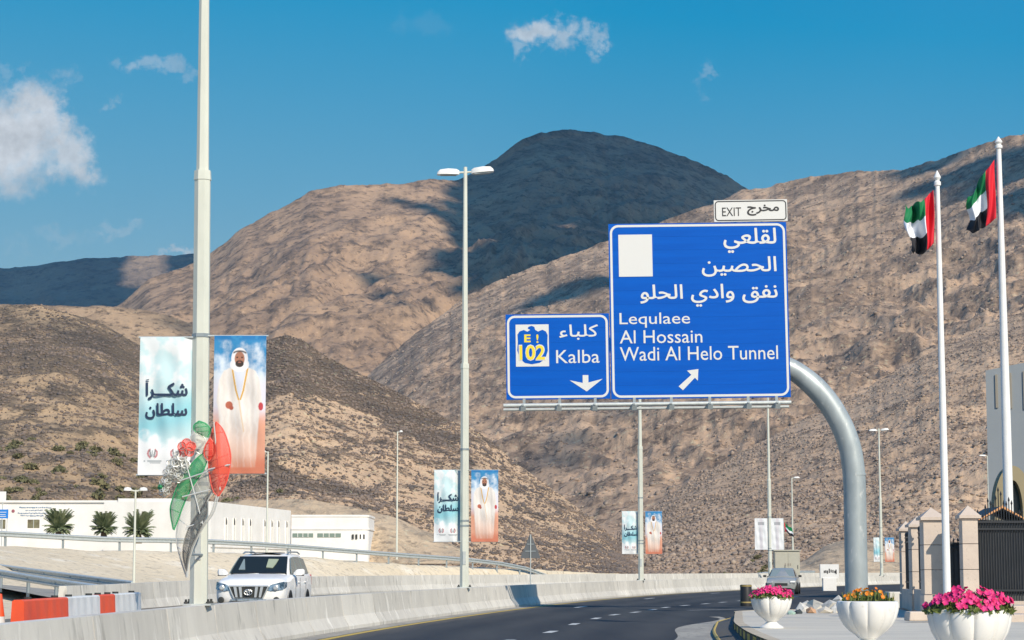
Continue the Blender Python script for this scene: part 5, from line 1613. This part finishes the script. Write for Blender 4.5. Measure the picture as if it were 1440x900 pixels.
def build_buildings():
    zg = 2.4
    # long white building
    D = 200; s = D / 3000
    t = thing('white_building', 'long low white building with blue lettering behind the three palms', 'building', ((110 - 720) * s, D, zg))
    X = lambda px: (px - 110) * s
    Z = lambda py: EYE + (801 - py) * s - zg
    ops = [(X(-8), X(6), Z(744), Z(731)), (X(37), X(54), Z(743), Z(731)), (X(172), X(180), Z(741), Z(732))]
    box_wall(t, X(-60), X(165), 0, 12, -.3, Z(706.5), 'wall', M_whitewall, ops[:2])
    box_wall(t, X(165.2), X(246), -.4, 12, -.3, Z(701.5), 'wall', M_whitewall, [(ops[2][0], ops[2][1], ops[2][2], ops[2][3])])
    for (a, b, c, d) in ops:
        f = MB(); f.box(((a + b) / 2, .1, (c + d) / 2), (b - a + .02, .06, d - c + .02)); fo = f.build('window', mat('brown window', (.12, .10, .06), .3, c2=(.22, .21, .12), nscale=1.5), t)
        q = MB(); q.box(((a + b) / 2, .05, (c + d) / 2), (.05, .05, d - c)); q.build('window_frame', M_galv, fo)
    pr = MB(); pr.box((X(52), -.05, Z(705.5)), (X(165) - X(-60), .3, .2)); pr.build('parapet', M_whitewall, t)
    en = MB(); en.box((X(231), -2.0, Z(737) / 2 + .4), (X(247) - X(215), 3.0, Z(728))); en.build('porch', M_whitewall, t)
    en = MB(); en.box((X(231), -3.53, Z(733)), (X(247) - X(215) + .1, .1, .75)); en.build('porch_fascia', mat('pink beige render', (.62, .52, .44), .9), t)
    en = MB(); en.box((X(242), -3.52, Z(746)), (X(249) - X(236), .06, .9)); en.build('porch_opening', M_dark, t)
    r = random.Random(2)
    mk = MB(); gr = mat('blue grey letters', srgb(120, 140, 165), .8)
    for (y, a, b) in ((714, 25, 68), (718, 34, 58), (722, 23, 66), (725.5, 27, 60)):
        px = a
        while px < b:
            w = r.uniform(.8, 2.6); hh = r.uniform(.8, 1.7)
            mk.box((X(px + w / 2), -.02, Z(y + r.uniform(-.4, .4))), (w * s, .03, hh * s)); px += w + r.uniform(.2, .9)
    mk.build('wall_lettering', gr, t)['kind'] = 'stuff'
    e = MB(); e.lathe([(.10, 0), (.16, .01), (.10, .03)], 10); eo = e.build('wall_emblem', mat('dull red emblem', srgb(150, 90, 100), .8), t); eo.location = (X(16.5), -.02, Z(719)); eo.rotation_euler = (pi / 2, 0, 0)
    # blue sign and white panel at the left edge
    D2 = 150; s2 = D2 / 3000
    t = thing('blue_notice_board', 'small blue notice board at the left edge before the white building', 'sign', ((2 - 720) * s2, D2, 2.0))
    b = MB(); b.box((0, 0, EYE + (801 - 723) * s2 - 2), (.75, .06, .62)); b.build('panel', mat('bright blue board', (.01, .19, .62), .5), t)
    for q in (-1, 1): b = MB(); b.tube([(q * .3, .05, -.3), (q * .3, .05, EYE + (801 - 716) * s2 - 2)], .03, 6); b.build('leg', M_galv, t)
    b = MB()
    for z, w in ((.12, .5), (-.05, .4), (-.18, .46)): b.box((0, -.035, EYE + (801 - 723) * s2 - 2 + z), (w, .01, .045))
    b.build('lettering', M_signw, t)
    t = thing('white_notice_board', 'plain white board standing above the blue one at the left edge', 'sign', ((0 - 720) * s2, 190, 2.2))
    t.location.x = (1 - 720) / 3000 * 190
    b = MB(); zc = EYE + (801 - 699) / 3000 * 190 - 2.2; b.box((0, 0, zc), (.62, .06, .95)); b.build('panel', M_white, t); b = MB(); b.tube([(0, .05, -.3), (0, .05, zc)], .05, 6); b.build('leg', M_galv, t)
    # receding wing with eight arched slits
    a = W(297, 704, 188); b_ = W(409, 719, 212)
    d = Vector((b_.x - a.x, b_.y - a.y)); L_ = d.length
    t = thing('white_wing', 'white building wing with a row of narrow arched windows', 'building', (a.x, a.y, zg), atan2(d.y, d.x))
    H1 = W(300, 705, 188).z - zg; H2 = W(408, 718, 212).z - zg
    slits = []
    wpx = [316.5, 328, 340, 350.5, 371, 381, 390.5, 402]
    def at_px(px):
        q = (px - 720) / 3000; u = (a.x - q * a.y) / (q * d.y - d.x); return u * L_
    m = MB(); m.add([(0, 0, -.3), (L_, 0, -.3), (L_, 0, H1 + (H2 - H1)), (0, 0, H1), (0, 10, -.3), (L_, 10, -.3), (L_, 10, H2), (0, 10, H1)], [(0, 1, 2, 3), (3, 2, 6, 7), (0, 3, 7, 4), (1, 5, 6, 2), (4, 7, 6, 5)])
    m.build('wall', M_whitewall, t, recalc=False)
    for px in wpx:
        u = at_px(px); D_ = a.y + d.y * u / L_; z = EYE + (801 - 735 - (px - 316) * .05) / 3000 * D_ - zg
        k = MB(); k.poly_xz([(u - .26, z - .18), (u + .26, z - .18), (u + .26, z + .18), (u + .17, z + .36), (u, z + .44), (u - .17, z + .36), (u - .26, z + .18)], -.03, .05); f = k.build('window', M_dark, t)
        k = MB(); k.box((u, -.02, z - 1.1), (.52, .04, 1.6)); k.build('window_apron', mat('pale grey recess', (.70, .68, .64), .9), f)
        k = MB(); k.box((u - .33, -.05, z - .7), (.06, .1, 2.3)); k.box((u + .33, -.05, z - .7), (.06, .1, 2.3)); k.build('window_surround', M_whitewall, f)
    k = MB(); k.box((L_ / 2, -.06, 1.0), (L_, .1, .12)); k.build('string_course', M_whitewall, t)
    # low building with a rounded corner
    D = 232; s = D / 3000
    t = thing('low_white_building', 'low white building with a rounded corner and a long window band', 'building', ((460 - 720) * s, D, zg))
    X = lambda px: (px - 460) * s
    Z = lambda py: EYE + (801 - py) * s - zg
    H = Z(724.5)
    def ring(z, o): 
        pts = [(X(409), -o, z), (X(502), -o, z)]
        for k in range(1, 9):
            q = k / 8 * pi / 2; pts.append((X(502) + (1.2 + o) * sin(q), 1.2 - (1.2 + o) * cos(q), z))
        pts += [(X(502) + 1.2 + o, 10, z), (X(409), 10, z)]; return pts
    m = MB(); m.loft([ring(-.3, 0), ring(H, 0)]); m.build('wall', M_whitewall, t)
    m = MB(); m.loft([ring(Z(745), .10), ring(Z(743), .10)]); m.build('sill_band', M_whitewall, t)
    m = MB(); m.loft([ring(Z(727), .08), ring(H + .02, .08)]); m.build('parapet', M_whitewall, t)
    for (p0, p1) in ((411, 440), (446, 479)):
        k = MB(); k.box(((X(p0) + X(p1)) / 2, -.02, Z(753)), (X(p1) - X(p0), .08, Z(750.5) - Z(756))); f = k.build('window', mat('greenish glass', (.20, .26, .22), .2), t)
        for q in range(1, 4): mm = MB(); mm.box((X(p0) + (X(p1) - X(p0)) * q / 4, -.07, Z(753)), (.06, .06, Z(750.5) - Z(756))); mm.build('mullion', M_whitewall, f)
    for p in (496, 501, 506, 511): k = MB(); k.box((X(p), -.05 + max(0, (p - 500)) * .03, Z(755)), (.2, .2, .5)); k.build('window', M_dark, t)
    # big grey building behind the gate at the right edge
    D = 95; s = D / 3000
    t = thing('grey_building', 'tall flat grey building with pale slits at the right edge', 'building', ((1393 - 720) * s, D, .2), radians(-24))
    H = EYE + (801 - 520) * s - .2
    M_gw = mat('blue grey render', (.33, .355, .37), .9, c2=(.30, .325, .34), nscale=.3)
    box_wall(t, 0, 9, 0, 12, -.3, H, 'wall', M_gw)
    k = MB(); k.add([(0, -.0, H), (9, 0, H), (9, 0, H + 1.5), (0, 12, H), (9, 12, H), (9, 12, H + 1.5)], [(0, 1, 2), (3, 5, 4), (0, 2, 5, 3), (1, 4, 5, 2)]); k.build('sloping_parapet', M_gw, t)
    for i in range(7):
        k = MB(); k.box((.36 + i * .62 + .12, -.03, H - .95), (.10, .05, 1.5 + .1 * i)); k.build('window_slit', mat('sand slit', (.34, .30, .24), .9), t)
    # olive arch
    D = 80; s = D / 3000
    t = thing('olive_arch', 'olive stone arch with a dark opening behind the gate', 'arch', ((1428 - 720) * s, D, .2))
    H = EYE + (801 - 655) * s - .2
    out = []; inn = []
    for k in range(25):
        q = k / 24 * pi
        out.append((-.72 * cos(q), (H - 1.6) + 1.6 * sin(q) ** 1.0)); inn.append((-.34 * cos(q), (H - 1.7) + 1.15 * sin(q)))
    out = [(-.72, 0)] + out + [(.72, 0)]; inn = [(-.34, 0)] + inn + [(.34, 0)]
    n = len(out); vs = [(p[0], 0, p[1]) for p in out] + [(p[0], 0, p[1]) for p in inn] + [(p[0], .6, p[1]) for p in out] + [(p[0], .6, p[1]) for p in inn]
    fs = []
    for i in range(n - 1): fs += [(i, i + 1, i + 1 + n, i + n), (i + 2 * n, i + 3 * n, i + 1 + 3 * n, i + 1 + 2 * n), (i, i + 2 * n, i + 1 + 2 * n, i + 1), (i + n, i + 1 + n, i + 1 + 3 * n, i + 3 * n)]
    k = MB(); k.add(vs, fs); k.build('arch_frame', mat('olive stone', (.30, .25, .15), .8), t)
    k = MB(); k.box((0, .4, (H - .6) / 2), (.72, .05, H - .6)); k.build('dark_panel', mat('dark green glass', (.03, .055, .05), .2), t)


def palm(label, px, D, ytop, ybase, width_px, seed):
    r = random.Random(seed); s = D / 3000
    zb = EYE + (801 - ybase) * s; H = (ybase - ytop) * s; R = width_px / 2 * s
    t = thing('palm_tree', label, 'palm tree', ((px - 720) * s, D, zb - .5), group='short palms in front of the long white building')
    tr = MB(); tr.lathe([(.30, 0), (.26, .5), (.20, .5 + H * .12)], 12); tr.build('trunk', M_trunk, t)
    V = []; F = []
    for k in range(170):
        a = r.uniform(0, 2 * pi); up = r.uniform(.1, 1.0) ** .7
        L_ = R * r.uniform(.85, 1.12) / max(.55, cos(up * 1.2) + .1) * .8
        L_ = min(L_, H * 1.1)
        d = Vector((cos(a), sin(a), 0))
        pts = []
        el = up * 1.45 - .05
        p = Vector((0, 0, .5 + H * .10)); 
        for i in range(9):
            pts.append(p.copy()); e = el - i * (.16 if up < .7 else .08)
            p = p + (d * cos(e) + Vector((0, 0, sin(e)))) * L_ / 8
        side = Vector((-d.y, d.x, 0))
        for i in range(1, 9):
            t_ = (pts[i] - pts[i - 1]).normalized(); up_ = side.cross(t_)
            for q in range(2):
                b = pts[i - 1].lerp(pts[i], q / 2)
                ll = L_ * .24 * (1 - abs(i / 8 - .45)) * r.uniform(.8, 1.1)
                for sg in (-1, 1):
                    tip = b + side * sg * ll * .75 + t_ * ll * .7 + up_ * ll * .25 + Vector((0, 0, -ll * .12))
                    w = t_ * .09
                    n0 = len(V); V += [b - w, b + w, tip]; F.append((n0, n0 + 1, n0 + 2))
    k = MB(); k.add(V, F); k.build('crown', M_palm, t, recalc=False)


def build_left():
    palm('left of the three short palms, beside the wall lettering', 81, 178, 717, 750, 50, 1)
    palm('middle one of the three short palms, the smallest and yellowest', 145, 180, 717, 752, 44, 2)
    palm('right of the three short palms, the fullest, behind the thin lamp post', 194, 176, 708, 756, 52, 3)
    r = random.Random(8)
    # upper guard rail on the embankment
    pts = []
    for D in np.concatenate([np.arange(92, 240, 4)]):
        x = float(crest_x(D)) + .4; pts.append((x, float(D), float(ground_z(np.array(x), np.array(float(D)))) + .66))
    guard_rail('long steel guard rail along the top of the sand embankment', pts, 4.0, .9, None)
    # two rails of the lower ramp at the left
    a = [(-27.5, 108, 1.62), (-24.0, 100, 1.48), (-18.4, 90, 1.05), (-14.9, 84, .78)]
    a = [tuple(W(px, py, D)) for px, py, D in ((-40, 791, 104), (0, 798, 100), (60, 806, 95), (120, 814, 90), (187, 822.5, 85))]
    guard_rail('upper steel guard rail of the ramp at the left, ending at the lamp post', a, 3.6, .8, 'guard rails of the ramp at the left')
    b = [tuple(W(px, py, D)) for px, py, D in ((-40, 800, 86), (0, 806.5, 83), (50, 815, 79), (100, 823, 75), (142, 829, 71.5))]
    guard_rail('lower steel guard rail of the ramp at the left, behind the orange plastic barrier', b, 3.6, .8, 'guard rails of the ramp at the left')
    V = []
    for p, q in zip(a, b): V += [(q[0], q[1], q[2] - .55), (p[0], p[1] + 1, p[2] - .62)]
    k = MB(); k.add(V, [(0, 1, 3, 2), (2, 3, 5, 4), (4, 5, 7, 6), (6, 7, 9, 8)]); struct(k.build('ramp_road', M_dust))
    small_lamp('small double headed lamp post standing before the sand embankment at the left', 188, 689, 822, 100, (-.55, .55), None, r=.06)
    small_lamp('lamp post with one head rising behind the white car', 375, 635, 776, 165, (-.5,), 'thin street lamps beyond the guard rail')
    small_lamp('thin lamp post standing between the low white building and the middle banners', 558, 607, 772, 205, (.5,), 'thin street lamps beyond the guard rail', .08)
    small_lamp('lamp post with one head above the beige cabinet and the small flag', 1115, 672, 778, 215, (.8,), 'thin street lamps beyond the guard rail', .08)
    small_lamp('lamp post almost hidden at the left edge of the grey building', 1391, 641, 740, 260, (-1.0,), 'thin street lamps beyond the guard rail', .08)
    # triangular sign seen from behind
    D = 122; c = W(746, 772, D)
    t = thing('triangle_sign', 'triangular road sign seen from behind beside the far barrier', 'road sign', (c.x, D, .8))
    zc = c.z - .8; h = W(746, 752, D).z - .8; l = W(746, 785, D).z - .8
    k = MB(); k.poly_xz([(-.57, l + .05), (-.52, l), (.52, l), (.57, l + .05), (.05, h), (-.05, h)], .03, .06); k.build('plate', mat('dull grey sign back', (.12, .13, .14), .6, .2), t)
    k = MB(); k.tube([(0, 0, -.6), (0, 0, h + .02)], .035, 8); k.build('post', M_galv, t)
    for z in (.3, .6): k = MB(); k.box((0, .015, l + (h - l) * z), (.7 * (1 - z) + .1, .03, .05)); k.build('stiffener', M_galv_d, t)


def build_right_far():
    # cabinet, white notice, drum
    D = 172; s = D / 3000
    t = thing('utility_cabinet', 'beige roadside cabinet standing behind the barrier under the white banners', 'cabinet', ((1106 - 720) * s, D, 0))
    M_cab = mat('beige cabinet steel', (.46, .44, .36), .6, c2=(.42, .40, .33), nscale=2)
    zt = EYE + (801 - 775) * s
    k = MB(); k.box((0, 0, zt / 2), (2.0, .9, zt)); k.build('body', M_cab, t, bevel=.02)
    k = MB(); k.box((0, 0, zt + .04), (2.2, 1.1, .10)); k.build('lid', M_cab, t, bevel=.02)
    for x in (-.48, .55): k = MB(); k.box((x, -.46, zt / 2 + .05), (.94, .03, zt * .85)); do = k.build('door', M_cab, t, bevel=.01); k = MB(); k.box((x + .3, -.49, zt * .55), (.04, .04, .3)); k.build('handle', M_dark, do)
    k = MB()
    for x in (-.15, .1, .25): k.box((x, -.485, zt * .62), (.08, .01, .2))
    k.build('label_plate', mat('faded label', (.30, .26, .22), .8), t)
    D = 138; s = D / 3000
    t = thing('white_notice_box', 'small white notice box with black marks beyond the road, left of the mast', 'sign', ((1166 - 720) * s, D, 0))
    zt = EYE + (801 - 793.5) * s; zb = EYE + (801 - 813) * s
    k = MB(); k.box((0, 0, (zt + zb) / 2), (1.20, .3, zt - zb)); k.build('panel', M_white, t)
    k = MB(); k.box((0, .05, zb / 2), (.85, .5, zb)); k.build('stand', M_whitewall, t)
    k = MB(); r = random.Random(4)
    for x in (-.34, -.24, -.14, -.02, .10, .22, .34, .42): k.box((x, -.16, (zt + zb) / 2 + r.uniform(-.06, .04)), (.07, .01, r.uniform(.14, .30)))
    k.build('marks', M_black, t)
    D = 80; s = D / 3000
    t = thing('black_drum', 'black roadside drum with yellow bands behind the left flower urn', 'drum', ((1048.5 - 720) * s, D, 0), .4)
    k = MB(); k.lathe([(.22, 0), (.215, .76), (.20, .80)], 24); k.build('shell', M_black, t, smooth=True)
    for z in (.12, .73): k = MB(); k.lathe([(.226, z), (.226, z + .05)], 24); k.build('band', mat('dull yellow band', (.35, .27, .10), .7), t)


def build_things(HS):
    barrier('concrete_barrier', 'near concrete safety barrier curving along the median under the lamp posts', near_x, 9, 300, .78, 4.6, lambda D: 0.0)
    barrier('concrete_barrier', 'far concrete safety barrier below the sand embankment behind the white car', far_x, 66, 300, .98, 4.2, lambda D: float(np.interp(D, [70, 90, 115], [-.12, -.03, .02])))
    g = 'tall octagonal lamp posts on the median barrier'
    poles = [(35, 'nearest and thickest lamp post, running out of the top of the picture'), (68.5, 'second lamp post with two lamp heads against the main mountain'),
             (115, 'third lamp post passing behind the big blue sign left of its arrow'), (157, 'fourth lamp post below the right end of the blue sign with plain white banners'), (198, 'fifth and farthest lamp post with two heads right of the curved mast')]
    for i, (D, lab) in enumerate(poles):
        if i == 0: first = main_lamp_post(lab, near_x(D), D, g)  # the nearest leans a little
        else: copy_tree(first, (near_x(D), D, .78), rz=0, label=lab)
    first.rotation_euler = (0, radians(-.45), 0); first.location.x -= .03
    # banners
    gb, gp = 'sky blue slogan banners', 'banners of a man in white robes'
    def xs(a, b, D): return ((a - 720) / 3000 * D, (b - 720) / 3000 * D)
    D = 34.9; a, b = xs(191, 264.5, D); z1, z0 = W(228, 474, D).z, W(228, 668, D).z
    banner('text', 'large pale blue banner with dark Arabic words, left of the nearest lamp post', a, b, z0, z1, D, 1, gb, bend=.12)
    a, b = xs(296.5, 370, D); z1, z0 = W(333, 472, D).z, W(333, 666, D).z
    banner('man', 'large banner of a bearded man in white robes, right of the nearest lamp post', a, b, z0, z1, D, -1, gp, bend=.02)
    D = 68.4; a, b = xs(610, 647, D); z1, z0 = W(630, 661, D).z, W(630, 762, D).z
    banner('text', 'pale blue banner with dark Arabic words on the second lamp post, curled at its edge', a, b, z0, z1, D, 1, gb, bend=.9)
    a, b = xs(662.5, 700.5, D)
    banner('man', 'banner of a man in white robes on the second lamp post', a, b, z0, z1, D, -1, gp, bend=.02)
    D = 114.9; a, b = xs(875, 898, D); z1, z0 = W(890, 719, D).z, W(890, 779, D).z
    banner('text', 'small curled pale blue banner on the third lamp post below the big sign', a, b, z0, z1, D, 1, gb, bend=.9)
    a, b = xs(908, 931.5, D)
    banner('man', 'small banner of a man in white robes on the third lamp post', a, b, z0, z1, D, -1, gp, bend=.02)
    D = 156.9; a, b = xs(1062, 1080, D); z1, z0 = W(1080, 729, D).z, W(1080, 773, D).z
    banner('plain', 'plain white banner left of the fourth lamp post', a, b, z0, z1, D, 1, 'plain white banners', bend=.02)
    a, b = xs(1085, 1102.5, D)
    banner('plain', 'plain white banner right of the fourth lamp post beside the small flag', a, b, z0, z1, D, -1, 'plain white banners', bend=.02)
    D = 197.9; a, b = xs(1229, 1239, D); z1, z0 = W(1240, 756, D).z, W(1240, 790, D).z
    banner('text', 'tiny curled blue banner on the farthest lamp post', a, b, z0, z1, D, 1, gb, bend=.9, words=False)
    a, b = xs(1245, 1258, D)
    banner('man', 'tiny banner of a man in white robes on the farthest lamp post', a, b, z0, z1, D, -1, gp, bend=.02)
    build_ornament()
    build_sign()
    build_suv(); build_sedan()
    build_flag(1331, 832, 1320.5, 250, 46, dict(hoist=((1319, 267), (1320, 342)), fly=((1278, 288), (1284, 352)), sag_t=-.12, sag_b=-.14, ph=.4, pow=.9),
               'shorter white flagpole in front of the left gate pillars', 'limp flag on the shorter flagpole with its green corner folded', .085, .048, .3)
    build_flag(1420.5, 712, 1407, 200, 58, dict(hoist=((1405, 224), (1406, 307)), fly=((1366, 284), (1369, 326)), sag_t=.10, sag_b=-.10, ph=2.1, pow=.85),
               'taller white flagpole behind the iron gate', 'flag hanging steeply from the taller flagpole', .14, .065, .2)
    # small flag by the fourth lamp post
    D = 190; s = D / 3000
    n = 17; V = []; 
    for j in range(n):
        for i in range(n):
            u, v = i / 16, j / 16
            V.append((u * .75 + .1 * v, .12 * sin(u * 8 + v * 3), -v * .8 - u * .55 + .05 * sin(u * 9)))
    F = grid_faces(n, n); me = np_mesh('flag', np.array(V), F, [M_red, M_green, M_fwhite, M_fblack], True)
    i = F[:, 0] % n; j = F[:, 0] // n
    me.polygons.foreach_set('material_index', np.where(i < 2, 0, np.where(j < 7, 1, np.where(j < 11, 2, 3))).astype(np.int32))
    o = link('flag', me); o.location = W(1102.5, 735, D); tag(o, 'small green white and black flag beside the plain white banners', 'flag', 'red green white and black flags')
    t = thing('thin_flagpole', 'thin short flagpole hidden behind the plain white banners', 'flagpole', (W(1102, 735, D).x, D, 0)); k = MB(); k.tube([(0, 0, 0), (0, 0, W(1102, 733, D).z)], .03, 6); k.build('pole', M_galv, t)
    g = 'scalloped white flower urns on the island'
    build_urn('smallest and farthest white urn, nearest the island kerb, with magenta flowers', 1084, 40, .885, island_z(40) - .006, 'pink', 1, g, .45)
    build_urn('middle white urn with orange flowers in front of the mast', 1219, 27, .90, island_z(27) - .006, 'orange', 2, g, .36)
    build_urn('nearest white urn at the right, cut off by the picture edge, with magenta flowers', 1361.5, 20, .90, island_z(20) - .006, 'pink', 3, g, .45)
    build_gate_area(); build_rubble()
    build_plastic_barriers(); build_buildings(); build_left(); build_right_far()
    scatter_scrub([(HS['left'][1], [(random.uniform(-20, 250), random.uniform(.03, .35), random.uniform(.5, 1.3)) for _ in range(110)]),
                   (HS['near'][1], [(random.uniform(200, 480), random.uniform(.05, .3), random.uniform(.4, 1.0)) for _ in range(25)]),
                   (HS['spur'][1], [(random.uniform(1010, 1250), random.uniform(.01, .12), random.uniform(.5, 1.0)) for _ in range(12)])])
    build_haze()


def build_haze():
    m = bpy.data.materials.new('haze air'); m.use_nodes = True
    N, L = m.node_tree.nodes, m.node_tree.links; N.clear()
    o = N.new('ShaderNodeOutputMaterial'); v = N.new('ShaderNodeVolumePrincipled')
    v.inputs['Color'].default_value = (.50, .78, 1.0, 1); v.inputs['Density'].default_value = HAZE; v.inputs['Anisotropy'].default_value = .2
    L.new(v.outputs[0], o.inputs['Volume'])
    b = MB(); b.box((0, 4000, 299), (26000, 22000, 1 * 0 + 1202 - 600)); ob = b.build('haze', m)
    ob['kind'] = 'stuff'
HAZE = .00008

# ================================================================ BUILD
build_ground()
build_island()
HS = build_hills()
M_rockd = mat('dark loose stones', (.12, .10, .09), .95, c2=(.24, .18, .14), nscale=.12, npos=(.4, .6))
M_rockm = mat('brown loose stones', (.36, .27, .205), .95, c2=(.20, .16, .13), nscale=.10, npos=(.42, .6), c3=(.42, .33, .25), n3scale=.5, n3pos=(.55, .62))
scatter_rocks(HS['near'][0], HS['near'][1], 42000, .06, .42, M_rockd, 1)
scatter_rocks(HS['left'][0], HS['left'][1], 20000, .07, .5, M_rockd, 2, px_lim=(-60, 330))
scatter_rocks(HS['spur'][0], HS['spur'][1], 46000, .07, .55, M_rockm, 3)
scatter_rocks(HS['right'][0], HS['right'][1], 16000, .25, 1.1, M_rockm, 4)
build_clouds(HS)
if 'build_things' in globals():
    build_things(HS)
